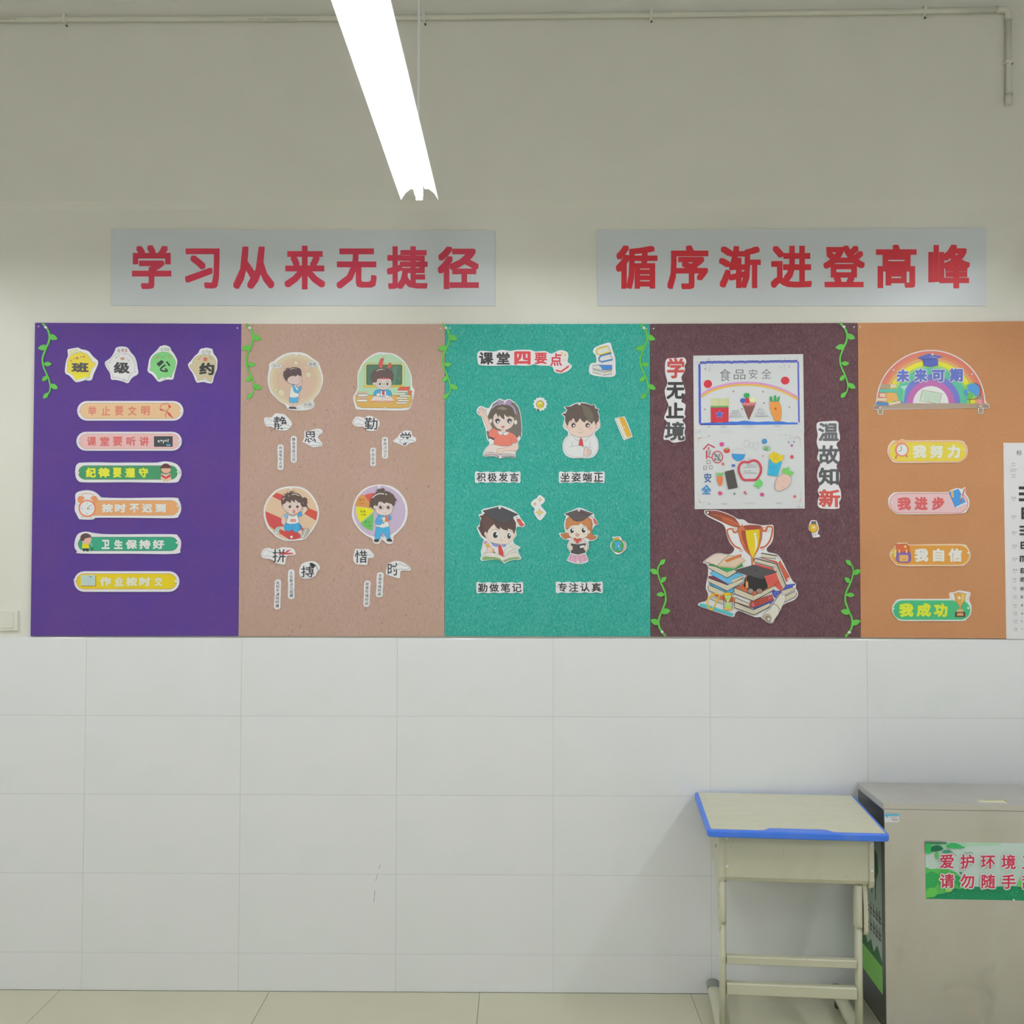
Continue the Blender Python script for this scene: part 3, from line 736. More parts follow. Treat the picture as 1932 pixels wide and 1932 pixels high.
s.part('printed_strip').poly([(290, 205)] + [(1620 + 118 * math.sin(t), 322 - 118 * math.cos(t)) for t in [math.pi * k / 10 for k in range(11)]] + [(290, 440)], 'DDA06A', out='C0764C', ow=5)
s.part('printed_clock').line([(205,150),(205,110),(250,92),(340,92),(385,110),(388,150)], 12, 'DDA080').e(195,190,62,58,'E08E5C').e(397,190,62,58,'E08E5C').line([(160,135),(172,155)],7,'6A5A4A').line([(425,135),(412,155)],7,'6A5A4A').poly([(205,225),(255,160),(330,160),(390,230)],'D6D5D8').e(290,330,138,138,'DB7E5A').e(290,330,116,114,'DCDCDA').line([(285,332),(360,270)],7,'55555A').line([(285,332),(335,345)],9,'55555A')
s.lines([[(293,238),(293,262)],[(287,395),(287,425)],[(195,328),(225,328)],[(355,328),(385,328)]], 6, '8A8A8C').line([(222,455),(212,475)],9,'A06A50').line([(340,455),(352,475)],9,'A06A50')
s.part('lettering')
for ch, x, w_ in zip('按时不迟到', (608, 818, 1036, 1240, 1452), (180, 180, 150, 165, 165)): s.fit(ch, x, 325, w_, 140, 'DCDBD6', .055)
s.pins((143, 268), (1735, 293))
s = card('slogan_strip', 'dark green strip with white characters and a boy in yellow on the purple board', 'paper strip', v, [(110,790),(150,730),(230,700),(300,700),(400,720),(600,738),(1000,738),(1640,738),(1720,765),(1768,830),(1775,900),(1760,980),(1690,1050),(1000,1048),(190,1045),(130,1010),(90,950),(88,880),(98,830)], group=G1)
s.part('printed_strip').poly(cap(148, 785, 1725, 1000), '309C7A', out='56796C', ow=9)
s.part('printed_boy').e(265,795,85,72,'5E4442').poly([(210,840),(240,800),(345,785),(352,850),(320,885),(240,890),(205,860)],'DCAEA0',2).poly([(180,820),(200,750),(270,722),(340,750),(350,785),(260,805),(235,840),(200,850)],'5E4442',2).poly([(215,885),(310,885),(325,960),(205,960)],'E4C620',1).line([(315,895),(365,890)],14,'DCAEA0').line([(365,890),(368,940)],5,'C8D8C8').poly([(225,965),(315,965),(310,1015),(275,1010),(262,985),(245,1012),(225,1010)],'3E3434').poly([(340,950),(392,945),(385,1000),(348,1000)],'2C7048')
s.part('lettering')
for ch, x, w_ in zip('卫生保持好', (582, 785, 990, 1202, 1420), (130, 140, 185, 185, 190)): s.fit(ch, x, 900, w_, 148, 'DADBD6', .055)
s.pins((130, 872), (1720, 873))
s = card('slogan_strip', 'yellow rounded strip with an open book picture, lowest on the purple board', 'paper strip', v, cap(80, 1325, 1750, 1652), smooth=False, group=G1)
s.part('printed_strip').poly(cap(118, 1362, 1710, 1610), 'CC8440').poly(cap(126, 1370, 1702, 1602), 'DDC312')
s.part('printed_book').poly(rect(195,1392,432,1566),'A87850').poly(rect(190,1385,420,1552),'BCD0C8').line([(305,1388),(305,1550)],5,'90A8A0').poly(rect(325,1402,365,1425),'6A9AB0').lines([[(210,1430+18*k),(290,1430+18*k)] for k in range(6)]+[[(322,1440+18*k),(405,1440+18*k)] for k in range(6)],3,'9FB6AE')
s.part('lettering')
for ch, x, w_ in zip('作业按时交', (580, 792, 992, 1205, 1418), (180, 145, 180, 185, 125)): s.fit(ch, x, 1490, w_, 145, 'D8D8C4', .055)
s.pins((105, 1460), (1700, 1480))

# --- brown board: four round pictures
G2 = 'round picture cut-outs of schoolchildren on the brown board'
v = (490, 655, 13.8)
s = card('picture_cutout', 'round cut-out of a boy in profile with a finger to his lips and bubbles', 'paper cut-out', v, [(960,130),(1120,145),(1260,205),(1390,300),(1510,380),(1540,430),(1590,570),(1640,740),(1645,860),(1610,1030),(1540,1200),(1430,1330),(1395,1390),(1410,1440),(1430,1500),(1400,1560),(1330,1610),(1180,1645),(1000,1650),(850,1640),(740,1615),(700,1560),(660,1500),(540,1430),(400,1310),(290,1180),(225,1000),(205,850),(215,700),(240,560),(240,460),(280,400),(370,360),(480,270),(620,190),(780,140)], group=G2)
s.part('printed_background').e(930,850,685,678,'CCBFA0').e(940,860,600,590,'CBB598').e(950,860,520,520,'CAAE98')
for x,y,r_ in ((945,410,60),(1275,725,76),(565,1190,95),(418,1122,42)): s.e(x,y,r_,r_,'CEC4A6',0,'A8986E',7); s.e(x-r_*.3,y-r_*.3,r_*.2,r_*.2,'E0D8C8')
for x,y,a_,b_ in ((440,485,140,72),(1370,445,140,80),(1255,1500,145,80)): s.e(x,y,a_,b_,'D3CFCA',.08,'8E9C9C',6)
s.lines([[(500,622),(550,620)],[(1190,530),(1240,550)],[(1085,1370),(1130,1360)]],16,'E2D8C8')
s.txt('叨叨',440,485,92,100,'8A8E92',.01).txt('喳喳',1370,445,95,100,'84888C',.01).txt('吵闹',1255,1498,95,100,'84888C',.01)
s.part('printed_boy')
s.poly([(780,1440),(870,1440),(850,1565),(780,1560)],'D0B8AE',0,'7A6460',5).poly([(875,1440),(960,1440),(935,1570),(858,1565)],'D0B8AE',0,'7A6460',5)
s.poly([(755,1570),(800,1550),(850,1560),(900,1555),(950,1570),(962,1610),(760,1602)],'4C4648',1)
s.poly([(770,1305),(1005,1298),(990,1448),(770,1440)],'52A6CE',0,'3A6A8C',6)
s.poly([(850,985),(800,1100),(775,1300),(880,1318),(1010,1292),(1020,1170),(1000,1100),(930,990)],'D6D8D2',1,'8E9898',5)
s.poly([(990,1080),(1085,1010),(1092,1080),(1050,1145),(1005,1150)],'52A6CE',1,'3A6A8C',6)
s.poly([(850,990),(910,978),(950,1040),(990,1100),(1020,1195),(940,1192),(880,1140),(868,1060)],'52A6CE',2,'3A6A8C',6)
s.poly([(905,985),(940,985),(1000,1080),(995,1135),(945,1080)],'DADCD6',1).line([(945,1000),(990,1068)],20,'9C3C3C')
s.poly([(720,830),(760,770),(850,740),(1060,740),(1090,790),(1085,870),(1040,945),(960,970),(850,965),(740,920)],'CEB8B2',2,'6A5250',5)
s.poly([(1010,965),(1040,920),(1075,895),(1105,930),(1090,1010),(1030,1000)],'D0B6AE',2,'6A5250',5).poly([(945,975),(1010,970),(1030,1040),(990,1060)],'D0B6AE',1)
s.poly([(715,905),(650,830),(610,730),(620,640),(690,590),(660,545),(715,565),(730,520),(755,558),(860,522),(960,525),(1050,555),(1085,620),(1092,720),(1065,770),(1040,740),(985,712),(960,740),(930,775),(910,735),(870,770),(860,735),(780,775),(735,810),(720,860)],'5C4C4E',1)
s.line([(790,585),(850,555),(910,552)],14,'D0C0B8').line([(935,562),(952,566)],14,'D0C0B8').line([(1022,800),(1028,840)],10,'5A4644').line([(810,790),(850,800),(840,850)],5,'9A8680').line([(1020,860),(1050,880)],4,'9A8680')
s.pins((965, 210), (1025, 1560))
v = (655, 655, 13.8)
s = card('picture_cutout', 'arched cut-out of a frowning pupil in glasses at a desk before a chalkboard', 'paper cut-out', v, [(870,130),(1050,145),(1200,165),(1340,240),(1460,340),(1570,490),(1640,640),(1685,800),(1690,940),(1700,1030),(1750,1110),(1745,1180),(1725,1310),(1680,1480),(1630,1590),(1580,1630),(1400,1650),(900,1645),(400,1630),(240,1620),(200,1540),(165,1400),(155,1300),(180,1240),(240,1140),(265,1060),(265,900),(270,700),(310,580),(380,440),(480,320),(600,230),(740,155)], group=G2)
s.part('printed_background').poly([(880,172),(1180,190),(1400,320),(1560,520),(1640,720),(1655,950),(1650,1050),(1690,1280),(240,1280),(290,1100),(288,720),(400,470),(560,300),(720,200)],'ABCAA8',1)
s.poly(rr(455,415,1485,1025,40),'D0D08A',0,'7E8450',9).poly(rr(500,455,1432,980,35),'4C6E58',0,'55603C',10).poly([(430,1000),(1480,1000),(1480,1042),(430,1048)],'D6B84C',0,'9A8430',7)
s.poly([(1110,980),(1200,500),(1330,500),(1240,980)],'5A7C66').lines([[(1320,780),(1400,850)],[(550,880),(600,930)]],6,'86A890')
s.poly([(205,1250),(1690,1250),(1690,1400),(1610,1565),(1400,1588),(400,1578),(270,1540),(220,1400)],'CCA458',1,'8A7040',9)
s.part('printed_boy')
s.poly([(690,1200),(740,1120),(860,1100),(1080,1110),(1150,1180),(1155,1260),(1080,1290),(740,1290),(690,1250)],'429CC8',2,'2E6E90',6)
s.poly([(870,1150),(1010,1150),(1010,1270),(870,1270)],'DCD4D0').poly([(925,1110),(965,1110),(978,1235),(937,1258),(903,1215)],'BA4A5A',0,'7A3040',4)
s.poly([(700,1268),(915,1290),(1130,1270),(1240,1420),(960,1420),(915,1440),(880,1420),(590,1415)],'D8CAC2',0,'8A746C',6).line([(600,1405),(880,1400),(915,1425),(960,1400),(1230,1408)],22,'D08C82').line([(915,1290),(915,1430)],5,'8A746C')
s.e(810,1240,52,48,'D8CEC6',0,'6A5A54',5).e(1035,1290,60,44,'D8CEC6',0,'6A5A54',5)
s.e(705,945,45,38,'D6C4BC',0,'6A5A54',5)
s.poly([(760,850),(850,790),(1100,800),(1150,900),(1150,1000),(1080,1080),(940,1112),(800,1060),(735,980)],'D4C6C0',2,'6A5A54',5)
s.poly([(840,790),(950,765),(1090,785),(1098,832),(850,835)],'C65C50')
s.poly([(665,930),(620,820),(615,720),(670,620),(800,560),(930,550),(1060,560),(1170,620),(1215,720),(1200,850),(1165,915),(1145,850),(1100,825),(1070,795),(1050,828),(1010,785),(985,825),(950,775),(920,820),(880,790),(850,822),(790,830),(770,910),(740,915)],'5E4C48',0)
s.poly([(885,285),(960,295),(930,400),(915,540),(830,530),(820,430),(850,340)],'C45250',1,'8A3A3A',6).poly([(1110,395),(1180,470),(1110,565),(1030,530)],'C45E50',0,'8A3A3A',6)
s.line([(765,625),(810,595),(870,578),(925,580)],18,'D8CCC4').e(960,582,10,12,'D8CCC4')
for x_ in (850,1045): s.e(x_,965,72,72,'D6CCC6',0,'8E807A',9); s.e(x_,957,30,32,'3C3230').e(x_-8,947,9,9,'B8B0AA')
s.line([(922,955),(972,955)],8,'8E807A').line([(820,860),(880,885)],7,'6A5A54').line([(1020,885),(1090,858)],7,'6A5A54').line([(905,1062),(935,1042),(968,1066)],7,'6A5A54').line([(930,985),(930,1010),(945,1012)],5,'8E807A')
s.part('printed_books')
for q in ((255,1165,525,1213,'CFB09A'),(285,1230,528,1280,'DCD8D6'),(260,1297,520,1340,'D6B49C'),(260,1362,515,1415,'DCDAD6')): s.poly(rect(*q[:4]), q[4], 0, '8A8070', 5)
s.part('printed_books')
for q in ((1300,1128,1580,1172,'DAD8D0'),(1220,1200,1510,1238,'D8D8CE'),(1370,1250,1640,1290,'D8D8CE'),(1290,1310,1570,1350,'DAD9D0'),(1330,1370,1600,1410,'DAD9D0'),(1290,1430,1560,1470,'DAD9D0')):
    s.poly(rect(*q[:4]), q[4], 0, '8A8070', 5)
s.poly([(1370,1035),(1640,1030),(1600,1130),(1300,1120)],'CA5E46',0,'8A4030',5).poly([(1590,1135),(1700,1140),(1650,1245),(1545,1240)],'CC6C46',0,'8A4A30',5).poly([(1510,1195),(1590,1180),(1580,1240),(1510,1240)],'7AB090').poly([(1580,1320),(1650,1280),(1640,1340),(1590,1380)],'BCC050')
s.pins((950, 210), (980, 1602))
v = (490, 910, 16.1)
OB3 = [(960,120),(1150,125),(1310,165),(1460,260),(1600,410),(1710,580),(1780,760),(1800,930),(1780,1110),(1720,1270),(1620,1440),(1500,1590),(1400,1700),(1300,1750),(1130,1770),(960,1780),(800,1780),(640,1730),(480,1640),(370,1520),(250,1400),(180,1250),(130,1080),(115,900),(140,720),(230,520),(370,340),(540,210),(760,140)]
s = card('picture_cutout', 'round red and sand striped cut-out of a running boy in a numbered vest', 'paper cut-out', v, OB3, group=G2)
s.part('printed_background').poly(scale(OB3, .94, (957, 945)),'D3B698',2)
s.poly([(510,315),(720,390),(760,600),(650,565),(380,430)],'C04C48').poly([(1480,785),(1750,890),(1755,980),(1715,1165),(1350,945)],'C25242').poly([(178,880),(640,1080),(720,1330),(740,1400),(430,1430),(300,1330),(215,1160),(180,980)],'C04C4A').poly([(590,1430),(760,1470),(960,1430),(1100,1500),(1230,1560),(1245,1690),(1080,1735),(900,1735),(600,1550)],'C04846').poly([(1270,1380),(1340,1400),(1310,1500),(1260,1480)],'C05A48')
s.part('printed_boy')
s.poly([(600,1335),(740,1345),(770,1495),(610,1410)],'D4BAAC',0,'6A5A54',6).poly([(560,1340),(620,1360),(610,1430),(570,1540),(500,1580),(445,1540),(450,1440),(500,1380)],'A8BEB0',2,'6A706C',8).poly([(455,1490),(560,1530),(530,1575),(470,1565)],'DADAD6',1)
s.poly([(1130,1490),(1260,1420),(1310,1520),(1250,1610)],'D4BAAC',0,'6A5A54',6).poly([(1340,1420),(1430,1390),(1500,1430),(1505,1520),(1400,1650),(1320,1710),(1250,1650),(1265,1560)],'ACA69E',2,'7A766E',7).line([(1405,1415),(1360,1550),(1305,1690)],18,'DCDAD4').poly([(1255,1590),(1320,1600),(1310,1680),(1260,1670)],'B4C6BC',1)
s.poly([(800,1240),(1000,1265),(1190,1225),(1290,1350),(1260,1430),(1100,1530),(980,1440),(860,1492),(760,1450),(728,1340)],'429FCC',1,'37649A',8).line([(1010,1290),(1010,1360),(970,1430)],7,'2E6E98').poly([(1195,1235),(1290,1350),(1255,1430),(1190,1480)],'4A80BC',1)
s.poly([(730,980),(670,1050),(660,1140),(655,1230),(700,1275),(780,1262),(805,1190),(760,1120),(820,1090),(800,1000)],'D6BCB0',2,'6A5A54',7).poly([(735,985),(840,948),(885,980),(815,1100),(760,1060)],'7CACD0',1,'50708A',6)
s.poly([(1280,960),(1310,860),(1320,770),(1400,740),(1460,790),(1420,880),(1300,1000)],'DAC8B8',2,'6A5A54',7).poly([(1145,980),(1240,880),(1292,950),(1272,1030),(1170,1048)],'4CA0D2',1,'37649A',7)
s.poly([(880,970),(1000,1030),(1110,980),(1160,1060),(1190,1220),(1050,1262),(900,1262),(808,1230),(850,1080)],'DADAD8',1,'8A8C8C',8).line([(900,985),(960,1025),(1040,1025),(1105,980)],14,'6A6C70').poly(rr(930,1118,1096,1204,14),'C46A62').poly(rect(948,1136,1078,1188),'DDA8A0').latin('001',958,1182,62,'C0625C',.02)
s.e(725,720,42,52,'D8C2B8',.2,'6A5A54',6).e(1262,765,36,50,'D8C2B8',0,'6A5A54',6)
s.poly([(700,690),(800,560),(1000,530),(1180,560),(1255,700),(1262,790),(1240,860),(1170,920),(1050,972),(920,962),(800,885),(725,790)],'D8C4BC',2,'6A5A54',6)
s.poly([(685,720),(655,640),(650,530),(700,430),(790,390),(700,362),(800,352),(850,260),(840,340),(960,268),(1080,265),(970,310),(1100,315),(1210,360),(1300,470),(1390,455),(1450,510),(1440,620),(1490,590),(1430,660),(1460,760),(1500,800),(1440,790),(1400,735),(1300,745),(1270,720),(1240,630),(1150,600),(1080,520),(1060,622),(960,530),(950,628),(820,570),(770,645),(700,665)],'5D4B44')
s.line([(975,378),(1080,358),(1200,408)],22,'DCCEC8').line([(705,540),(720,500),(760,465)],20,'DCCEC8').e(885,412,16,13,'DCCEC8').e(1322,628,12,12,'A8A09A')
for x_ in (915,1145): s.e(x_,740,40,42,'3C302E').e(x_-8,728,12,13,'9A9490')
s.line([(870,635),(945,665),(965,700)],8,'8A746C').line([(1170,620),(1130,655),(1110,650)],8,'8A746C').e(862,838,40,30,'DCB0A8').e(1165,840,40,30,'DCB0A8').e(1040,880,42,60,'C46C72').e(1040,862,22,34,'D8A4A4').line([(1055,750),(1060,790)],6,'A88E86')
s.pins((960, 190), (970, 1665))
v = (660, 910, 16.1)
OB4 = [(880,65),(1080,80),(1260,120),(1420,210),(1560,340),(1680,520),(1740,700),(1755,900),(1730,1100),(1660,1290),(1540,1440),(1400,1570),(1320,1650),(1325,1760),(1300,1850),(1220,1875),(1120,1860),(1040,1790),(980,1750),(930,1800),(880,1860),(780,1865),(710,1830),(690,1740),(640,1690),(500,1620),(330,1490),(200,1330),(110,1180),(70,1050),(65,900),(100,700),(160,520),(270,350),(430,200),(620,110)]
s = card('picture_cutout', 'round lilac cut-out of a boy in glasses beside a coloured pie chart', 'paper cut-out', v, OB4, group=G2)
s.part('printed_background').e(905,885,792,785,'BCAAC2')
s.part('printed_pie_chart').poly([(760,330),(650,328),(540,350),(430,400),(600,600),(760,560)],'C8584E').poly([(380,355),(280,430),(200,560),(155,720),(620,775),(620,620)],'CE8E4E').poly([(200,735),(640,790),(740,870),(330,1220),(240,1080),(195,920)],'D8D412').poly([(730,920),(690,1470),(540,1430),(400,1340),(318,1240)],'66B45E',0)
s.txt('看书',360,530,75,90,'7A6238').txt('一小时',345,640,62,62,'7A6238').txt('运动',395,880,78,90,'6E7038').txt('一小时',385,985,66,66,'6E7038').txt('复习',530,1205,70,90,'3E7040').txt('一小时',575,1315,54,54,'3E7040')
s.part('printed_boy')
s.poly([(740,1735),(880,1730),(885,1800),(830,1812),(740,1800)],'403C3C',1).poly([(1115,1745),(1200,1695),(1270,1740),(1285,1795),(1190,1800),(1125,1780)],'403C3C',2)
s.poly([(800,1365),(1190,1345),(1212,1500),(1222,1700),(1130,1722),(1075,1620),(1012,1490),(900,1722),(770,1742),(758,1600)],'46A2CE',1,'3A6A90',8)
s.poly([(795,1280),(960,1250),(1010,1150),(1170,1150),(1190,1340),(1000,1385),(820,1340)],'D8DAD4',1,'8A8C8C',7)
s.e(1212,1070,44,72,'62A0CC',-.15,'3A6A90',8).poly([(880,980),(1000,968),(1012,1060),(985,1130),(1000,1200),(940,1290),(830,1292),(778,1220),(800,1120),(850,1040)],'4E9FD2',2,'3A6A90',8).line([(920,1105),(985,1070)],12,'C8D8E0')
s.e(1035,1112,55,62,'DACCC0',0,'6A5A54',6).poly([(1080,1035),(1160,1040),(1175,1200),(1060,1202),(1100,1120)],'CC744E',0,'8A5038',5).line([(1115,1060),(1130,1180)],5,'8A5038').poly(rect(1015,1205,1042,1260),'5A4A44')
s.e(760,755,45,58,'D8C4BC',0,'6A5A54',6)
s.poly([(820,640),(900,590),(1200,600),(1290,680),(1300,800),(1262,920),(1150,992),(1000,1002),(870,962),(785,860)],'D8C8C2',2,'6A5A54',6)
s.poly([(775,835),(690,795),(650,740),(580,775),(610,700),(600,600),(660,460),(800,290),(860,262),(775,245),(880,205),(930,215),(1000,170),(1075,215),(1030,260),(1180,280),(1320,370),(1390,500),(1440,540),(1385,572),(1370,680),(1310,735),(1290,690),(1250,640),(1230,672),(1180,618),(1160,650),(1110,600),(1060,655),(960,590),(880,590),(850,700),(820,725),(790,695),(730,705),(715,780)],'5C4C44')
for x0_,x1_ in ((850,1018),(1092,1255)): s.line(rr(x0_,690,x1_,832,30,3),9,'8E807C',True)
s.line([(1018,745),(1092,745)],8,'8E807C')
for x_ in (935,1170): s.e(x_,757,48,50,'3E322E').e(x_+18,742,14,16,'C8C2BC')
s.line([(980,920),(1030,962),(1100,918)],7,'8A746C').lines([[(860,875),(940,878)],[(1130,888),(1210,890)]],16,'D6B4AA').line([(900,630),(945,612),(990,655)],7,'8A746C')
s.line([(680,475),(780,385),(900,340),(1045,352)],28,'DCD2D0').e(1103,365,20,22,'DCD2D0')
s.pins((890, 150), (965, 1685))

# --- brown board: word clouds and verse strips
G3 = 'white cloud-shaped cut-outs with one brush character each'; GI = '3C3C40'; GC_ = 'A4A6AA'
def word(label, v, outline, ch, cx, cy, w_, h_, clouds, extra=None, pin_=None):
    s = card('word_cutout', label, 'paper cut-out', v, outline, group=G3)
    s.part('printed_cloud')
    for c_ in clouds: s.poly(c_, 'DADADC', 3, GC_, 4)
    s.part('lettering').fit(ch, cx, cy, w_, h_, GI, .012)
    s.part('printed_cloud')
    for c_ in clouds[1:] if len(clouds) > 1 else []: s.poly(c_, 'DADADC', 3, '8A8C90', 4)
    if extra: extra(s)
    s.pins(pin_ or (cx - 4, cy))
def puff(x0, y0, x1, y1):
    w_, h_ = x1 - x0, y1 - y0
    return [(x0, y0 + .6 * h_), (x0 + .15 * w_, y0 + .2 * h_), (x0 + .38 * w_, y0), (x0 + .55 * w_, y0 + .3 * h_), (x0 + .8 * w_, y0 + .35 * h_), (x1, y0 + .7 * h_), (x0 + .75 * w_, y1), (x0 + .4 * w_, y0 + .85 * h_), (x0 + .12 * w_, y1)]
v = (450, 600, 4.83)
word('white cloud-shaped word cut-out directly under the boy with his finger to his lips', v, [(232,935),(245,905),(300,905),(335,870),(380,872),(420,880),(470,930),(488,965),(470,1000),(430,1025),(350,1020),(300,990),(250,985)], '静', 380, 955, 120, 118, [puff(242,918,335,975), puff(385,965,478,1005)])
word('white word cut-out with two small clouds, lower right of the hushing boy', v, [(602,1030),(640,1030),(700,1010),(750,1012),(765,1045),(722,1080),(735,1105),(760,1140),(755,1165),(690,1178),(640,1165),(610,1140),(582,1128),(600,1090)], '思', 655, 1083, 105, 100, [puff(675,1020,748,1060), puff(635,1120,750,1165)])
word('white word cut-out with a swirl cloud directly under the frowning pupil at the desk', v, [(1040,940),(1070,900),(1110,900),(1150,910),(1180,890),(1240,905),(1285,950),(1270,1005),(1240,1028),(1170,1025),(1140,990),(1080,990),(1045,970)], '勤', 1208, 962, 120, 112, [puff(1052,912,1150,972)])
word('white word cut-out crossed by a wide cloud, lower right of the frowning pupil', v, [(1480,1045),(1530,1025),(1575,1035),(1580,1070),(1617,1095),(1610,1130),(1560,1145),(1520,1165),(1480,1155),(1415,1130),(1415,1110),(1450,1085)], '学', 1524, 1098, 100, 118, [puff(1420,1095,1500,1140), puff(1470,1098,1605,1140)])
G4 = 'narrow white verse strips on the brown board'
def verse(label, v, x0, x1, y0, y1, st, lean=0, dx=0):
    h_ = (y1 - y0); cx = (x0 + x1) / 2; w_ = (x1 - x0) / 2
    o = []
    for t, ww in ((0, .35), (.03, .8), (.1, 1), (.3, .94), (.5, 1), (.7, .92), (.9, 1), (.97, .8), (1, .35)): o.append((cx + w_ * ww + lean * (t - .5), y0 + h_ * t))
    for t, ww in ((1, .35), (.97, .8), (.88, 1), (.68, .95), (.5, .9), (.3, 1), (.1, .95), (.03, .75), (0, .35)): o.append((cx - w_ * ww + lean * (t - .5), y0 + h_ * t))
    s = card('verse_strip', label, 'paper strip', v, o, group=G4)
    n = len(st); pitch = h_ * .9 / n
    s.part('lettering').txt(st, cx, (y0 + y1) / 2, min(pitch * .92, (x1 - x0) * .72), pitch, '4A4A4E', .012, vert=True, slope=lean / h_)
    s.pins((cx - 8, y0 + h_ * .48), r=.0034)
verse('narrow white verse strip, right one of the pair below the hushing boy', v, 475, 531, 1075, 1318, '静坐常思己过')
verse('narrow white verse strip, left and lower one of the pair below the hushing boy', v, 355, 411, 1153, 1384, '闲谈莫论人非')
verse('short white verse strip, right one of the pair below the frowning pupil', v, 1306, 1363, 1085, 1281, '学而时习之')
verse('shortest white verse strip, left one of the pair below the frowning pupil', v, 1200, 1252, 1182, 1351, '不亦乐乎')
v = (450, 900, 4.83)
word('white word cut-out with a red ribbon under the running boy', v, [(205,705),(225,660),(270,645),(310,655),(360,655),(400,640),(490,650),(520,695),(500,715),(440,720),(425,790),(400,797),(340,785),(300,750),(225,740)], '拼', 370, 718, 118, 120, [puff(216,660,330,725)], lambda s: s.poly([(365,690),(420,697),(440,670),(485,660),(440,690),(490,690),(505,702),(440,706),(380,706)], 'C04440'))
word('white word cut-out with a black cap, lower right of the running boy', v, [(580,790),(640,768),(690,770),(730,800),(742,835),(715,860),(700,900),(660,922),(590,925),(555,890),(555,840)], '搏', 630, 862, 118, 102, [puff(600,885,690,915)], lambda s: s.poly([(645,785),(670,782),(705,802),(690,825),(655,812)], '2A2A2C').line([(705,802),(722,845)], 5, '2A2A2C'))
word('white word cut-out with a cloud at its right, under the boy with the pie chart', v, [(1045,735),(1055,690),(1070,655),(1120,660),(1180,655),(1220,690),(1237,720),(1220,740),(1180,745),(1172,797),(1130,800),(1075,795),(1050,770)], '惜', 1116, 725, 112, 115, [puff(1140,700,1226,740)])
word('white word cut-out with a long pointed cloud, lower right of the pie chart boy', v, [(1350,830),(1365,790),(1430,765),(1480,770),(1530,795),(1567,825),(1560,855),(1480,855),(1472,915),(1450,922),(1400,905),(1345,885)], '时', 1408, 840, 98, 115, [puff(1395,790,1470,830), puff(1430,790,1560,845)])
verse('long white verse strip, right one of the pair below the running boy', v, 450, 511, 843, 1112, '人生能有几回搏')
verse('long leaning white verse strip, left one of the pair below the running boy', v, 326, 385, 933, 1206, '此时不搏何时搏', lean=-8)
verse('leaning white verse strip, right one of the pair below the pie chart boy', v, 1255, 1319, 869, 1096, '合理安排时间', lean=-10)
verse('leaning white verse strip, left one of the pair below the pie chart boy', v, 1141, 1199, 945, 1183, '就是珍惜时间', lean=-8)

# --- teal board
v = (830, 600, 4.83)
s = card('title_cutout', 'white cut-out title in black and red characters at the top of the teal board', 'paper cut-out', v, [(340,330),(365,300),(430,302),(500,305),(560,290),(640,300),(700,290),(820,290),(870,305),(960,300),(1010,325),(1050,310),(1100,292),(1160,310),(1170,350),(1165,400),(1205,435),(1170,480),(1100,503),(1045,490),(1030,450),(990,435),(900,432),(860,420),(800,435),(640,430),(520,435),(370,430),(345,400)])
s.part('lettering').fit('课',422,368,132,115,'2E2E30',.04).fit('堂',577,368,120,112,'2E2E30',.035).fit('四',752,365,150,122,'D04248',.05).fit('要',920,368,112,105,'CC4448',.035).fit('点',1058,378,108,120,'CC4454',.03)
s.part('printed_marks').poly([(1100,310),(1128,312),(1108,334)],'DDBC60').poly([(1148,318),(1152,345),(1124,344)],'DDBC60').poly([(1142,366),(1138,390),(1116,374)],'DDBC60').line([(1055,476),(1105,488),(1172,442)],15,'CC3A40').line([(1160,438),(1190,430)],4,'4A4A4A')
s.pins((405, 360), (1130, 378), r=.0034)
s = card('book_cutout', 'tall cut-out of yellow and blue books at the top right of the teal board', 'paper cut-out', v, [(1410,270),(1480,240),(1550,225),(1570,280),(1598,370),(1600,450),(1595,525),(1500,537),(1370,510),(1365,430),(1395,410),(1425,402),(1420,340),(1395,310)])
s.part('printed_books').poly([(1540,258),(1440,285),(1432,318),(1460,332),(1558,300)],'D2D2CC',0).line([(1540,256),(1445,280),(1430,300),(1438,325),(1462,334),(1560,303)],12,'DDC23C').line([(1540,249),(1440,273),(1422,300),(1430,332),(1462,342),(1562,310)],3,'5A5240').line([(1545,250),(1535,270),(1548,290),(1558,300)],4,'5A5240')
s.part('printed_books').poly([(1562,322),(1470,345),(1450,370),(1470,400),(1572,375)],'D2D2CC',0).line([(1562,322),(1470,345),(1450,365),(1455,388),(1475,398),(1574,376)],12,'4A82C2').line([(1562,315),(1465,338),(1442,365),(1448,395),(1475,407),(1576,384)],3,'3A4458').line([(1560,322),(1552,345),(1574,370)],4,'5A5240')
s.part('printed_books').poly([(1390,432),(1440,428),(1570,430),(1570,470),(1480,476),(1394,462)],'D0D0C4',0,'3C4048',4).poly([(1440,430),(1568,431),(1568,468),(1482,474),(1462,442)],'4684CC').poly([(1394,470),(1500,492),(1565,480),(1565,510),(1490,520),(1394,496)],'CDCDBE',0,'3C4048',4).line([(1505,482),(1562,476)],5,'D8A060')
s.pins((1535, 256), (1478, 518), r=.0036)
sc_ = []
for k in range(12):
    a = 2 * math.pi * k / 12
    sc_ += [(914 + 66 * math.cos(a), 784 + 66 * math.sin(a)), (914 + 56 * math.cos(a + .26), 784 + 56 * math.sin(a + .26))]
s = card('bulb_cutout', 'small scalloped cut-out of a yellow light bulb between the two upper pupils', 'paper cut-out', v, sc_, smooth=False)
s.part('printed_bulb').e(913,787,33,33,'D8C640',0,'6A6030',5).poly([(892,806),(934,806),(922,830),(902,830)],'D8C640').poly([(886,822),(905,838),(914,832),(904,848),(884,838)],'33332E',1).line([(905,815),(900,790),(912,798),(924,785),(918,815)],4,'8A7A30')
s.pins((918, 778), r=.003)
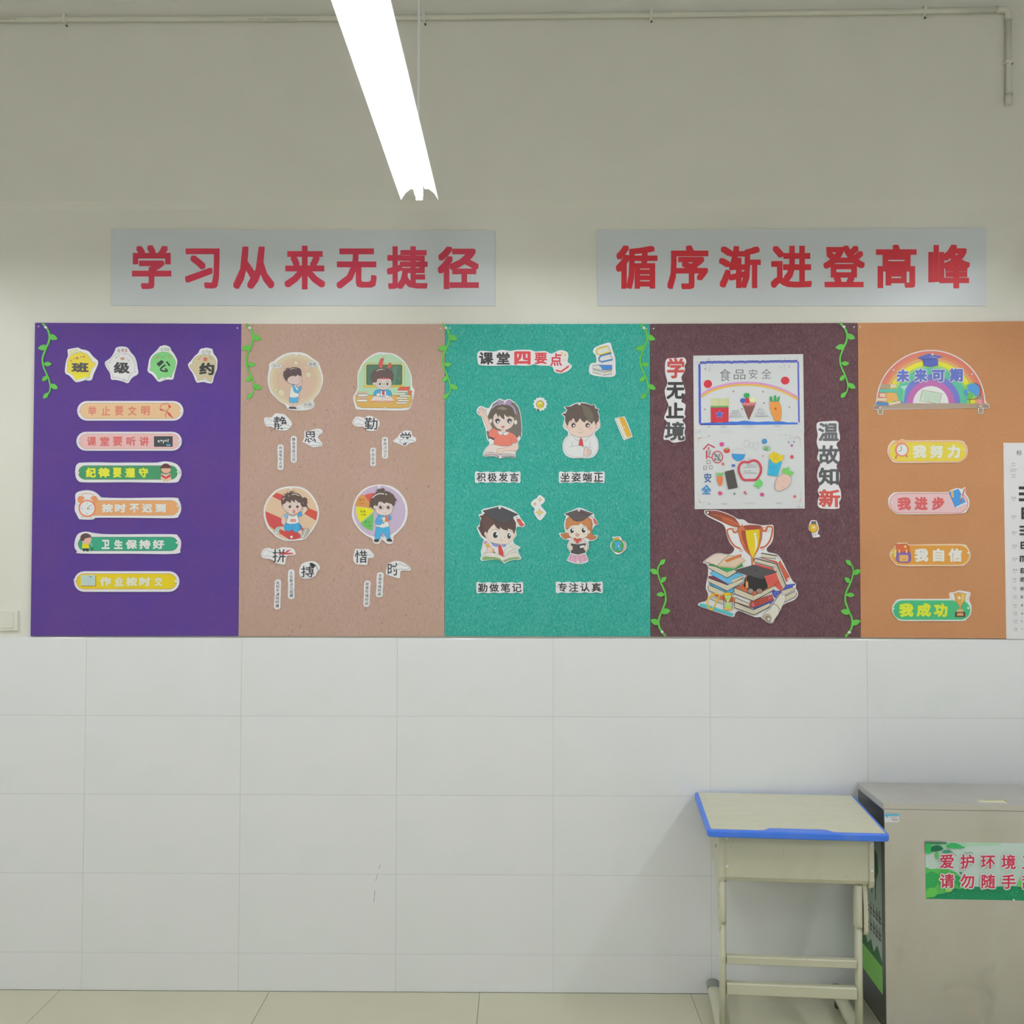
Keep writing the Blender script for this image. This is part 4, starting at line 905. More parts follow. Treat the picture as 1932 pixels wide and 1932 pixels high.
s = card('ruler_cutout', 'small tilted yellow ruler cut-out on the right of the teal board', 'paper cut-out', v, [(1602,912),(1665,898),(1692,915),(1752,1070),(1745,1088),(1692,1107),(1668,1098),(1600,938)])
s.part('printed_ruler').poly([(1608,915),(1660,903),(1682,918),(1744,1072),(1736,1084),(1694,1098),(1674,1090),(1606,936)],'DAD8CC',0,'8A8468',4).poly([(1632,912),(1662,905),(1682,920),(1742,1072),(1712,1088),(1700,1080)],'D8A834').lines([[(1618+7*k,930+17*k),(1632+7*k,926+17*k)] for k in range(9)],3,'8A8468')
s.pins((1678, 998), r=.003)
v = (890, 745, 14.864)
s = card('picture_cutout', 'cut-out of a long-haired girl in red raising her hand, upper left of the teal board', 'paper cut-out', v, [(780,105),(850,125),(920,155),(1000,125),(1070,115),(1120,150),(1200,210),(1290,300),(1340,400),(1370,520),(1395,700),(1410,900),(1410,1080),(1385,1190),(1340,1270),(1300,1330),(1320,1420),(1310,1530),(1245,1600),(1240,1700),(1215,1765),(1000,1745),(830,1775),(770,1770),(600,1725),(350,1735),(320,1660),(330,1600),(400,1490),(490,1380),(490,1320),(430,1240),(405,1100),(390,960),(350,850),(300,700),(270,610),(190,570),(140,480),(150,400),(200,340),(270,310),(360,350),(440,370),(500,350),(560,250),(640,190),(710,150)])
s.part('printed_girl')
s.poly([(530,420),(600,260),(720,190),(900,170),(1100,180),(1220,250),(1310,370),(1360,560),(1385,800),(1395,1000),(1370,1210),(1330,1130),(1290,1210),(1100,1060),(700,1000),(620,1270),(500,1210),(470,1260),(410,1030),(560,950),(450,600)],'706860',1,'4A423E',6)
s.poly([(300,600),(235,580),(190,560),(205,520),(160,470),(225,440),(190,385),(240,380),(260,335),(320,390),(345,440),(370,378),(400,400),(412,560),(480,720),(580,930),(480,1050),(400,850)],'D8BEB2',1,'5E4E48',7).lines([[(165,468),(235,520)],[(190,385),(260,450)],[(262,340),(320,430)],[(345,440),(332,520)]],6,'5E4E48')
s.poly([(480,1060),(600,930),(700,980),(850,1010),(1000,1020),(1150,1080),(1230,1140),(1300,1310),(1200,1345),(1130,1360),(1110,1410),(850,1445),(610,1390),(640,1220),(480,1160)],'D87866',1,'8A4A40',7).line([(690,1120),(640,1230)],6,'8A4A40').line([(1080,1180),(1120,1350)],6,'8A4A40').poly([(480,1165),(635,1225),(610,1275),(520,1210)],'40363A')
s.e(530,732,45,70,'DCC6BC',.1,'5E4E48',6).e(1232,768,48,68,'E0D4C8',0,'5E4E48',6)
s.poly([(600,620),(700,500),(900,480),(1100,540),(1180,650),(1185,760),(1150,860),(1080,930),(950,985),(800,970),(690,920),(620,820),(595,720)],'DECAC0',2,'5E4E48',6)
s.poly([(815,985),(950,985),(945,1040),(870,1055),(820,1040)],'DCC6BC',1)
s.poly([(735,1010),(800,1030),(865,1050),(868,1100),(800,1125),(750,1075)],'DEDEDA',2,'6A6A6A',6).poly([(885,1060),(960,1045),(1040,1040),(1010,1115),(930,1135),(890,1105)],'DEDEDA',2,'6A6A6A',6)
s.poly([(450,610),(520,430),(640,320),(850,285),(1050,310),(1180,420),(1240,560),(1190,650),(1110,612),(1030,578),(1080,632),(980,610),(910,540),(920,700),(850,655),(760,560),(770,655),(700,560),(690,500),(620,570),(600,680),(480,660)],'5E5449')
s.poly([(700,380),(860,330),(1000,400),(880,420)],'857C68',2)
s.line([(570,370),(640,300),(700,265),(900,238),(1080,270),(1180,360),(1240,540)],44,'AA96B0').line([(548,380),(625,285),(700,240),(900,212),(1100,250),(1205,350),(1265,540)],6,'5A4E60')
s.poly([(730,160),(790,138),(885,200),(885,262),(800,285),(728,285)],'A48CB0',1,'5E4E6A',7).poly([(955,200),(1040,138),(1112,165),(1110,295),(1040,295),(955,265)],'A48CB0',1,'5E4E6A',7).poly(rect(878,192,962,275),'BCA8BE',0,'5E4E6A',6).line([(790,195),(840,225)],6,'5E4E6A').line([(1040,195),(1000,225)],6,'5E4E6A')
for x_, sx_ in ((725, 1), (1060, -1)):
    s.e(x_,745,88,92,'DAD6D2').e(x_,737,64,70,'40383A').e(x_+12,760,30,30,'E0DCDC').line([(x_-80,735),(x_-60,680),(x_,655),(x_+60,680),(x_+80,730)],9,'40383A')
s.line([(625,640),(660,612),(735,625)],7,'7A6A60').lines([[(620,690),(650,710)],[(1140,700),(1110,715)]],7,'40383A')
s.poly([(820,868),(875,880),(928,868),(905,920),(878,935),(845,918)],'CC706A',1,'7A4040',4).e(680,850,42,18,'DFB4A6').e(1090,850,42,18,'DFB4A6').line([(858,785),(862,808)],6,'A88A80')
s.part('printed_book').poly([(350,1610),(490,1405),(600,1388),(850,1442),(1050,1430),(1210,1440),(1235,1680),(1000,1640),(800,1680),(600,1622)],'DACEC8',0,'5A5052',6).poly([(345,1640),(600,1625),(790,1690),(1000,1660),(1228,1690),(1215,1755),(1000,1730),(800,1765),(600,1710),(345,1715)],'DAD2D0',0,'5A5052',5).line([(350,1688),(600,1672),(790,1732),(1000,1707),(1215,1728)],18,'4A4048').line([(440,1680),(600,1672),(640,1688)],14,'9A4458').lines([[(560,1440),(720,1450)],[(500,1505),(670,1505)],[(470,1555),(640,1575)],[(450,1600),(600,1605)]],5,'B8A8A4')
s.poly([(1130,1385),(1270,1335),(1310,1450),(1290,1530),(1200,1572),(920,1572),(820,1660),(740,1655),(700,1580),(735,1510),(900,1490),(1060,1432),(1135,1415)],'DCC4B6',2,'5E4E48',7)
s.pins((930, 185), (800, 1755))
v = (1050, 750, 16.1)
s = card('picture_cutout', 'cut-out of a boy in white shirt with folded arms on the teal board', 'paper cut-out', v, [(720,150),(850,150),(960,180),(1080,225),(1140,190),(1185,260),(1210,310),(1305,350),(1260,410),(1300,520),(1305,660),(1330,760),(1340,860),(1310,940),(1220,1010),(1160,1110),(1240,1250),(1275,1400),(1270,1580),(1200,1730),(1080,1820),(900,1850),(720,1840),(480,1840),(300,1770),(210,1640),(185,1500),(200,1350),(260,1230),(350,1130),(330,1020),(220,930),(195,830),(220,740),(240,600),(145,500),(260,430),(300,380),(215,290),(380,260),(520,190),(630,155)])
s.part('printed_boy')
s.poly([(430,1140),(300,1230),(225,1400),(225,1560),(300,1700),(480,1795),(740,1812),(950,1815),(1150,1730),(1230,1600),(1250,1420),(1200,1250),(1080,1140)],'D4D5D4',2,'6E6E70',7)
s.poly([(745,1205),(790,1300),(820,1490),(740,1470),(668,1450),(700,1300)],'C84448',0,'7A3036',6)
for l_ in ([(490,1160),(560,1260),(640,1310),(690,1300)],[(1040,1160),(950,1260),(860,1312),(800,1300)],[(390,1512),(500,1475),(700,1458),(800,1490),(850,1590),(835,1720),(790,1790)],[(820,1495),(950,1500),(1075,1532)],[(485,1335),(468,1400),(470,1470)],[(1008,1350),(1020,1420),(1000,1490)]): s.line(l_,8,'77787A',smooth=2)
s.poly([(850,1540),(930,1520),(960,1560),(1040,1590),(1060,1650),(1030,1740),(990,1770),(830,1762)],'D8C2B8',2,'5E4E48',7).lines([[(915,1572),(1035,1590)],[(915,1630),(1050,1642)],[(925,1685),(1048,1697)],[(905,1730),(1015,1742)]],7,'5E4E48')
s.e(288,835,60,92,'DAC6BA',-.2,'5E4E48',7).e(1262,842,66,98,'DAC8B6',.15,'5E4E48',7).line([(1240,800),(1260,830),(1245,860)],6,'8A746A')
s.poly([(340,760),(400,640),(750,560),(1120,650),(1200,780),(1200,900),(1150,1040),(1040,1140),(900,1190),(750,1202),(620,1190),(500,1145),(400,1060),(340,920)],'DBC4B6',2,'5E4E48',7)
s.poly([(330,870),(260,720),(265,570),(160,500),(270,480),(330,380),(250,290),(430,270),(560,200),(730,168),(900,182),(1085,245),(1140,200),(1180,330),(1290,350),(1245,420),(1290,560),(1280,720),(1230,750),(1200,855),(1140,700),(1070,805),(960,710),(900,690),(850,760),(780,720),(715,630),(640,740),(580,775),(530,640),(480,640),(455,720),(415,690),(370,760),(345,860)],'5E504B').poly([(760,220),(1000,330),(1130,560),(1080,740),(960,690),(820,480),(800,330)],'6C6456',2).line([(900,450),(1040,500),(1050,620)],8,'837A6A')
for x_ in (515,945): s.e(x_,843,66,70,'3E3434').e(x_+14,857,30,32,'DCDADA')
s.line([(395,775),(470,740),(560,745)],8,'7A6A62').line([(860,745),(940,725),(1030,750)],8,'7A6A62').e(440,935,65,28,'DDB09E').e(1022,938,65,28,'DDB09E').line([(725,925),(712,955),(735,980)],8,'7A6A62').line([(650,1035),(725,1076),(805,1030)],8,'7A6A62',smooth=3)
s.pins((695, 198), (735, 1785))
v = (890, 945, 15.455)
s = card('picture_cutout', 'cut-out of a boy in a mortarboard writing in an open book, lower left on teal', 'paper cut-out', v, [(820,130),(900,150),(1050,200),(1180,255),(1370,395),(1420,490),(1500,600),(1560,690),(1500,765),(1420,760),(1340,750),(1300,800),(1290,900),(1310,980),(1280,1060),(1220,1120),(1220,1210),(1290,1280),(1430,1360),(1350,1430),(1390,1560),(1435,1640),(1420,1710),(1200,1730),(1060,1770),(950,1830),(900,1780),(780,1730),(560,1720),(300,1750),(250,1680),(280,1590),(265,1460),(310,1310),(320,1200),(350,1130),(260,1040),(200,920),(150,770),(200,720),(240,600),(255,510),(200,400),(300,370),(290,260),(560,190)])
s.part('printed_boy')
s.poly([(360,1330),(520,1220),(1050,1260),(1230,1330),(1300,1500),(930,1620),(600,1520),(310,1500),(300,1400)],'D6D6D3',1,'6E6E70',6)
s.poly([(560,1225),(800,1270),(740,1340),(660,1325),(600,1280)],'7E8CC4',1,'4A5480',6).poly([(840,1280),(1010,1270),(980,1335),(925,1352)],'7E8CC4',1,'4A5480',6).poly([(815,1262),(860,1330),(922,1500),(922,1640),(790,1560),(780,1400),(772,1320)],'C23E3E',0,'6E2C30',6)
s.e(410,970,50,68,'D8C2B4',0,'5E4A44',6).e(1238,1000,45,68,'DCCAC2',0,'5E4A44',6)
s.poly([(440,900),(560,700),(700,600),(1200,700),(1255,900),(1240,1000),(1195,1120),(1110,1235),(1000,1268),(700,1240),(520,1190),(430,1080)],'DACCC0',1,'5E4A44',6)
s.poly([(230,430),(300,425),(380,360),(600,400),(1200,480),(1290,640),(1290,800),(1240,950),(1205,930),(1195,860),(1060,805),(1050,868),(920,840),(820,760),(830,835),(740,800),(650,680),(560,760),(480,860),(455,950),(400,885),(360,960),(430,1105),(300,1010),(230,880),(175,765),(228,760),(240,620),(280,510)],'55433F')
s.poly([(300,460),(500,440),(640,640),(480,800),(400,860),(330,700)],'604842',2)
s.poly([(310,290),(820,160),(1360,400),(1232,448),(1180,540),(1080,630),(900,642),(740,592),(640,520),(480,440)],'4C4A4E',0,'36343A',6).line([(560,460),(760,540),(960,565),(1200,470)],5,'5E5C62').line([(480,442),(640,530),(740,600)],6,'36343A')
s.e(692,978,104,122,'DADAD8').e(690,996,72,90,'332E2E').e(735,970,32,38,'DEDEDE').e(1086,1000,85,112,'DADAD8').e(1090,1022,54,84,'332E2E').e(1106,995,24,32,'DEDEDE')
s.line([(588,862),(690,838),(760,870),(805,935)],9,'7A6A62',smooth=2).line([(990,960),(1040,895),(1100,880),(1175,895)],9,'7A6A62',smooth=2).line([(680,780),(740,830),(800,860)],7,'7A6A62').line([(820,1120),(870,1135),(875,1190)],9,'7A6A62',smooth=2).line([(955,1028),(976,1050),(950,1086)],8,'7A6A62')
s.line([(1288,435),(1325,520)],12,'3A3638').poly([(1310,560),(1330,522),(1400,522),(1440,570),(1470,640),(1540,690),(1460,752),(1400,712),(1350,620)],'CC5A42',1,'7A3430',7).line([(1310,600),(1420,560)],7,'7A3430')
s.part('printed_book')
s.poly([(340,1215),(390,1168),(445,1180),(465,1215),(372,1275)],'CC90A6',1,'5A4A50',6).poly([(372,1275),(460,1215),(485,1235),(400,1298)],'D8D6D6',0,'5A4A50',5).poly([(400,1298),(485,1235),(545,1310),(455,1375)],'DCAE3E',0,'6A5230',5).line([(440,1265),(500,1345)],7,'8A6830')
s.e(528,1430,95,98,'D8C0AE',0,'5E4A44',6).poly([(610,1410),(640,1400),(690,1530),(590,1495)],'C9A888',0,'4A3E38',6).poly([(660,1480),(690,1530),(640,1512)],'3A3434')
s.poly([(300,1640),(320,1560),(400,1508),(600,1505),(800,1565),(930,1640),(1060,1540),(1250,1490),(1340,1500),(1382,1640),(1100,1665),(930,1745),(700,1645),(400,1632)],'D2CEC4',0,'6A665C',6).line([(405,1625),(415,1530),(440,1500)],6,'6A665C')
s.poly([(935,1610),(960,1450),(1080,1350),(1200,1335),(1420,1372),(1220,1410),(1080,1480),(1000,1560)],'D6D6CF',1,'6A665C',6).e(1215,1325,62,42,'D4D2C8',-.3,'6A665C',5).poly([(950,1600),(1080,1490),(1220,1420),(1300,1395),(1290,1470),(1100,1540)],'D6D4CA',1,'6A665C',5)
s.poly([(290,1675),(400,1640),(700,1660),(850,1700),(870,1730),(780,1715),(600,1690),(310,1712)],'7AB862',1,'4A6A44',5).poly([(935,1755),(1100,1685),(1380,1640),(1405,1675),(1200,1700),(1050,1735),(950,1795)],'80BA66',1,'4A6A44',5)
s.pins((815, 200), (885, 1700))
v = (1050, 950, 16.1)
s = card('picture_cutout', 'cut-out of a girl in a mortarboard and pink skirt holding a black book on teal', 'paper cut-out', v, [(690,125),(900,200),(1135,310),(1140,390),(1200,470),(1250,590),(1255,630),(1160,680),(1120,740),(1080,820),(1070,900),(1130,960),(1255,970),(1210,1080),(1100,1130),(970,1150),(980,1260),(960,1400),(890,1500),(930,1600),(975,1730),(890,1800),(700,1840),(500,1810),(340,1750),(320,1720),(350,1640),(400,1560),(410,1470),(330,1340),(340,1220),(390,1110),(280,1100),(150,1040),(80,900),(240,890),(260,820),(230,680),(250,520),(290,390),(225,310),(440,220)])
s.part('printed_girl')
s.poly([(270,640),(300,470),(400,400),(950,400),(1060,480),(1095,620),(1080,780),(1070,900),(1150,990),(1232,985),(1180,1080),(1040,1112),(900,1040),(400,1040),(280,1082),(170,1030),(110,922),(260,900),(310,860),(290,770)],'B4744C',1,'6A4430',7)
s.poly([(450,1080),(820,1080),(920,1180),(960,1280),(930,1430),(380,1430),(345,1300),(380,1180)],'D6CCC8',1,'6A5A58',7)
s.poly([(430,1555),(860,1545),(920,1640),(970,1720),(880,1770),(650,1812),(420,1765),(345,1705),(400,1620)],'D2A4B8',0,'7A5A6A',7).lines([[(440,1570),(410,1745)],[(560,1590),(545,1790)],[(705,1590),(720,1800)],[(820,1570),(885,1760)]],7,'7A5A6A').line([(360,1715),(430,1765),(650,1800),(880,1765),(955,1722)],12,'E0D4DA')
s.e(332,842,40,62,'DED0C4',0,'6A5448',6).e(980,862,42,66,'DED0C4',0,'6A5448',6)
s.poly([(350,760),(420,640),(750,570),(900,680),(960,820),(945,960),(870,1035),(740,1068),(600,1068),(450,1032),(370,940)],'E0D2C4',2,'6A5448',6)
s.poly([(280,765),(275,640),(300,500),(400,410),(950,410),(1060,560),(1050,700),(985,815),(960,780),(900,690),(800,650),(748,580),(680,652),(560,656),(440,672),(370,745),(340,775)],'BC7C4E',0,'6A4430',6)
s.poly([(238,312),(690,165),(1118,312),(1000,370),(920,440),(800,520),(640,548),(520,520),(420,410)],'5E5456',0,'403A3E',6).line([(440,430),(560,460),(720,460),(900,410)],5,'766C6C').line([(720,262),(900,340),(1040,380),(1130,450)],12,'3C3438').poly([(1110,470),(1165,448),(1240,600),(1210,642),(1160,622)],'CA644E',0,'7A3A34',6)
for x_, y_ in ((468, 815), (818, 803)):
    s.e(x_,y_,82,92,'DEDEDC').e(x_+3,y_+12,56,72,'332E2E').e(x_+25,y_-18,27,32,'DEDEDC').line([(x_-80,y_-30),(x_-50,y_-85),(x_+10,y_-100),(x_+75,y_-40)],8,'6A5448',smooth=2)
s.poly([(565,918),(700,918),(682,985),(632,1015),(588,980)],'CE9C8E',1,'8A4A40',6).line([(605,870),(600,900)],7,'8A746A').e(410,915,40,22,'E0C0B4').e(855,920,45,22,'E0C0B4')
s.poly([(525,1050),(560,1040),(630,1085),(720,1045),(752,1075),(745,1150),(660,1140),(690,1205),(590,1205),(600,1145),(545,1135)],'C65044',0,'7A302E',6).line([(600,1080),(600,1145)],5,'7A302E').line([(665,1080),(665,1145)],5,'7A302E')
s.part('printed_book').poly([(445,1170),(640,1220),(870,1165),(880,1230),(640,1262),(440,1225)],'DEDCDA',0,'6A6668',5).poly([(438,1210),(650,1242),(885,1200),(872,1490),(655,1545),(440,1500)],'4E4C4C',0,'36343A',6).line([(648,1245),(655,1540)],6,'36343A').poly([(710,1290),(840,1265),(845,1332),(715,1352)],'DEDEDE').poly([(438,1505),(655,1550),(872,1495),(872,1535),(655,1585),(438,1545)],'DEDAD8',0,'6A6668',4)
for x_, sg in ((435, 1), (885, -1)):
    s.e(x_,1350,62,78,'DACABE',0,'6A5448',6); s.lines([[(x_+5*sg,1320+28*k),(x_+55*sg,1326+28*k)] for k in range(3)],6,'6A5448')
s.pins((680, 205), (645, 1775))
v = (830, 900, 4.83)
G5 = 'white wavy captions under the pupils on the teal board'
def caption(label, x0, y0, x1, y1, st, v=v, col='2E2E30'):
    o = []; n = 8
    for k in range(n + 1): o.append((x0 + (x1 - x0) * k / n, y0 + (4 if k % 2 else -4)))
    o.append((x1 + 6, (y0 + y1) / 2))
    for k in range(n, -1, -1): o.append((x0 + (x1 - x0) * k / n, y1 + (-4 if k % 2 else 4)))
    o.append((x0 - 6, (y0 + y1) / 2))
    s = card('caption_strip', label, 'paper strip', v, o, group=G5)
    n = len(st); p = (x1 - x0) / n
    s.part('lettering')
    for i, ch in enumerate(st): s.fit(ch, x0 + p * (i + .5), (y0 + y1) / 2, p * .84, (y1 - y0) * .84, col, .022)
    s.pins((x0 + p * .2, (y0 + y1) / 2 - 8), (x1 - p * .3, (y0 + y1) / 2 - 8), r=.003)
caption('white caption strip under the girl raising her hand', 325, -46, 728, 50, '积极发言')
caption('white caption strip under the boy with folded arms', 1090, -46, 1495, 50, '坐姿端正')
caption('white caption strip under the boy writing in a book', 338, 962, 752, 1056, '勤做笔记')
caption('white caption strip under the girl with the black book', 1062, 958, 1478, 1054, '专注认真')
s = card('star_cutout', 'small cut-out with three yellow stars in the middle of the teal board', 'paper cut-out', v, [(905,165),(930,175),(955,200),(950,230),(920,255),(930,275),(968,320),(960,345),(920,393),(890,380),(855,320),(865,290),(835,260),(830,240),(850,210),(880,195)])
s.part('printed_stars')
for x_, y_, r_ in ((912,205,20),(865,246,16),(908,322,36)): s.poly(star(x_, y_, r_, r_*.42, 4), 'DCC46A', 0, '8A7A50', 3)
s.pins((903, 278), r=.003)
s = card('globe_cutout', 'small upside-down globe cut-out at the lower right of the teal board', 'paper cut-out', v, [(1570,548),(1610,543),(1645,543),(1655,565),(1695,600),(1697,650),(1660,690),(1620,706),(1585,685),(1555,640),(1560,600),(1585,575)])
s.part('printed_globe').line([(1655,570),(1684,600),(1688,640),(1665,675),(1625,690)],9,'B8805C',smooth=2).e(1620,628,56,58,'46A05C',0,'4A6A50',4).poly([(1590,595),(1640,585),(1650,610),(1625,625),(1655,650),(1640,675),(1615,640),(1605,670),(1590,655),(1600,625)],'3F9CD0',1).poly([(1575,556),(1640,551),(1628,572),(1590,574)],'CCA446',0,'7A6238',3)
s.pins((1630, 630), r=.003)

# --- maroon board
v = (1220, 600, 4.83)
s = card('title_cutout', 'tall white title cut-out left of the drawings, only its top character red', 'paper cut-out', v, [(190,370),(260,365),(340,360),(362,400),(345,440),(350,480),(320,530),(320,560),(350,660),(345,700),(315,760),(355,790),(345,870),(355,900),(325,930),(355,980),(345,1040),(352,1110),(300,1128),(240,1135),(200,1110),(160,1110),(155,1080),(170,1000),(190,950),(160,910),(190,830),(200,790),(180,740),(165,660),(190,590),(170,500),(170,410)], group='tall title cut-outs on the maroon board')
s.part('lettering').fit('学',266,457,160,188,'BC4E4A',.035).fit('无',262,662,165,158,'3E3E40',.045).fit('止',258,842,165,145,'3A3A3A',.045).fit('境',256,1032,185,175,'4E4E50',.035)
s.pins((285, 380), (248, 742), (268, 1112), r=.0034)
s = card('title_cutout', 'tall white title cut-out right of the drawings, only its bottom character red', 'paper cut-out', (0, 0, 1), [(1543,797),(1560,795),(1580,795),(1582,810),(1585,828),(1578,838),(1583,850),(1584,868),(1578,880),(1584,892),(1584,905),(1582,915),(1586,925),(1587,940),(1583,948),(1583,959),(1560,960),(1545,957),(1543,945),(1546,935),(1543,925),(1547,915),(1542,900),(1544,885),(1548,875),(1542,865),(1545,850),(1541,835),(1543,820),(1541,808)], group='tall title cut-outs on the maroon board')
s.part('lettering').fit('温',1563,815,39,35,'646466',.035).fit('故',1564,858,39,36,'5A5A5C',.035).fit('知',1563.5,899,39,34,'545456',.035).fit('新',1565,940,41,34,'C4544C',.035)
s.pins((1561, 800), (1559.5, 878), (1558, 954), r=.0034)
v = (1220, 900, 4.83)
s = card('bulb_cutout', 'small cut-out of a hanging yellow light bulb right of the trophy', 'paper cut-out', v, [(1495,400),(1520,393),(1550,400),(1560,430),(1572,470),(1560,510),(1583,540),(1550,550),(1515,548),(1505,510),(1478,480),(1480,445)])
s.part('printed_bulb').e(1520,466,39,40,'DAAC2C',0,'7A6430',5).poly(rr(1500,402,1546,430,6),'6A625C').e(1522,462,17,17,'D8BE6C').lines([[(1515,515),(1520,538)],[(1535,515),(1540,535)],[(1552,512),(1562,528)]],4,'6A6A6A')
s.pins((1522, 461), r=.0034)
# drawings
v = (1300, 660, 8.782)
s = card('drawing_sheet', 'upper crayon drawing with blue wavy frame, fries, ice cream and carrot', 'drawing', v, [(70,97),(1890,70),(1908,1368),(80,1368)], smooth=False, group='pupils\' food safety drawings', material=mat('drawing_paper', 'CDCFCF', .6))
s.part('printed_frame')
def wavy(pts, wd, col, amp=6, n=16):
    o = []
    L = sm(pts, n, False)
    for i, p in enumerate(L): o.append((p[0] + random.uniform(-amp, amp) * .4, p[1] + random.uniform(-amp, amp)))
    return s.line(o, wd, col)
wavy([(180,212),(600,205),(1000,200),(1400,196),(1800,190)],42,'4452B4'); wavy([(190,205),(700,195),(1200,190),(1790,182)],14,'3A46A0',3); wavy([(200,218),(900,205),(1780,200)],7,'8A92CC',8)
wavy([(172,235),(176,700),(182,1225)],38,'4A56B8',4); wavy([(1810,200),(1815,700),(1822,1200)],28,'5A62BC',4)
s.poly([(185,1248),(190,1215),(270,1208),(400,1205),(520,1210),(700,1188),(800,1192),(920,1172),(1010,1185),(1150,1196),(1300,1185),(1400,1190),(1550,1188),(1640,1205),(1720,1202),(1800,1206),(1800,1236),(1000,1244)],'3C70CC').poly([(185,1248),(800,1246),(800,1236),(185,1225)],'3A3E9C')
for x_, y_ in ((150,205),(1810,180),(165,1240),(1825,1215)): s.e(x_,y_,18,16,'D8B4B4')
s.part('lettering').fit('食',598,418,180,205,'77777C',-.0).fit('品',838,410,195,165,'77777C',0).fit('安',1062,402,140,160,'77777C',0).fit('全',1283,396,160,160,'77777C',0)
s.part('printed_food').e(312,566,69,68,'C82C3C').e(1593,510,71,66,'C82C3C')
AR = [(205,748),(350,655),(600,578),(750,555),(900,545),(1050,548),(1200,562),(1400,605),(1600,680),(1808,790)]
s.line(AR,34,'CC90C4',smooth=3).line([(x_,y_+34) for x_,y_ in AR],34,'DDB052',smooth=3)
for k in range(22):
    x_ = 362 + 14 * k; h_ = random.uniform(785, 830)
    s.poly([(x_,930),(x_+2,h_),(x_+11,h_-6),(x_+12,930)],random.choice(['D8DCA4','DEE0AE','CED492']))
s.poly([(360,955),(655,955),(655,1198),(362,1205)],'C23040').poly([(358,932),(650,930),(650,952),(358,958)],'46A054').poly(star(505,1070,76,34),'8890D0').poly(star(505,1070,58,25),'2E62BE')
s.poly([(885,890),(1110,885),(990,1165)],'80504A',0,'4A3834',5).poly([(880,872),(1112,870),(1095,925),(1070,905),(1055,935),(1035,905),(1010,935),(985,908),(960,938),(940,908),(915,930),(895,905)],'CE7884').e(955,760,48,40,'2E9C50').poly([(908,755),(915,712),(930,735),(950,705),(965,735),(990,708),(1003,755)],'2E9C50').e(892,840,44,40,'3A5CB8').e(1048,832,50,42,'D8DC9A').poly([(935,800),(990,800),(1008,878),(928,878)],'C42E40')
s.poly([(1338,860),(1490,862),(1525,940),(1532,1040),(1522,1140),(1505,1180),(1425,1180),(1380,1080),(1345,980)],'DC9242',1,'B87838',5).e(1435,975,16,20,'B83A2C').poly([(1350,855),(1332,800),(1350,765),(1375,775),(1390,855)],'3A9C54',1).poly([(1405,855),(1410,770),(1430,742),(1448,780),(1445,855)],'3A9C54',1).poly([(1455,858),(1475,780),(1500,762),(1505,800),(1485,858)],'3A9C54',1)
for x_, y_ in ((735,685),(1225,693),(1240,882),(878,982),(262,985),(1662,950),(272,318)): s.e(x_,y_,11,10,'55565A')
s.lines([[(700,1010),(830,1008)],[(680,1055),(872,1055)],[(665,1112),(910,1112)],[(1130,996),(1250,996)],[(1110,1048),(1280,1048)],[(1085,1106),(1325,1100)],[(342,255),(342,345)],[(275,250),(275,300)],[(1580,240),(1580,300)],[(1662,235),(1662,280)]],5,'8E9094')
s.line([(325,335),(342,352),(360,335)],5,'A4A6AA').e(1520,290,8,8,'9A9CA0').e(1662,290,8,8,'9A9CA0').e(1578,318,9,8,'AEB0B4').e(402,270,7,7,'AEB0B4')
s.txt('注意食品卫生',768,1085,30,34,'A2A4A8').txt('不吃过期',770,1030,26,34,'A2A4A8').txt('多吃果蔬少吃',1200,1083,30,36,'A2A4A8').txt('讲卫生',1190,1025,28,36,'A2A4A8').txt('安全',1185,972,28,40,'A2A4A8')
s.part('printed_captions').txt('姓名',325,155,28,26,'9A9CA0').txt('年级班',1585,138,24,76,'9A9CA0').txt('主题',325,1276,26,24,'9A9CA0').txt('食品安全',578,1274,26,25,'9A9CA0').txt('手抄报展示',985,1268,24,38,'9A9CA0').txt('指导老师',1470,1264,26,25,'9A9CA0').lines([[(85,1365),(185,1367)],[(510,1360),(740,1356)]],4,'A8AAAC')
s.pins((150, 180), (1812, 125), (150, 1310), (1845, 1292), r=.005)
v = (1300, 805, 8.782)
s = card('drawing_sheet', 'lower crayon drawing with a red apple outline, rice bowl and vegetables', 'drawing', v, [(80,95),(1905,95),(1918,1357),(95,1367)], smooth=False, group='pupils\' food safety drawings', material=MATS['drawing_paper'])
s.part('printed_frame').lines([[(150,185),(330,187)],[(150,190),(150,350)],[(1650,180),(1840,178)],[(1842,180),(1842,340)],[(160,1080),(162,1255)],[(160,1257),(330,1257)],[(1680,1248),(1855,1246)],[(1855,1070),(1855,1246)]],4,'B4ACA6')
for a_,b_,c_,d_ in ((150,190,1,1),(1842,180,-1,1),(162,1257,1,-1),(1855,1246,-1,-1)): s.poly([(a_,b_),(a_+52*c_,b_+4*d_),(a_+18*c_,b_+22*d_),(a_+5*c_,b_+70*d_)],'DDB4A4')
s.part('lettering').line([(235,380),(318,292),(425,345)],24,'C43450').e(322,357,15,15,'C43450').line([(290,392),(290,535)],20,'C43450').line([(292,480),(330,500),(372,518)],16,'C43450').lines([[(300,392),(350,385)],[(352,385),(350,450)],[(300,425),(350,418)],[(300,455),(350,450)],[(350,450),(325,485)]],9,'6A5A62')
s.line(rect(296,560,354,612),9,'6A5A62',True).line([(242,655),(294,652),(285,712),(246,716)],9,'7A4A54',True).line(rect(336,648,386,700),9,'6A5A62',True)
s.fit('安',310,848,120,160,'4A6C98',.025).fit('全',285,1045,150,155,'3E82BE',.035).line([(212,1055),(293,970),(358,1070)],26,'3E88C4')
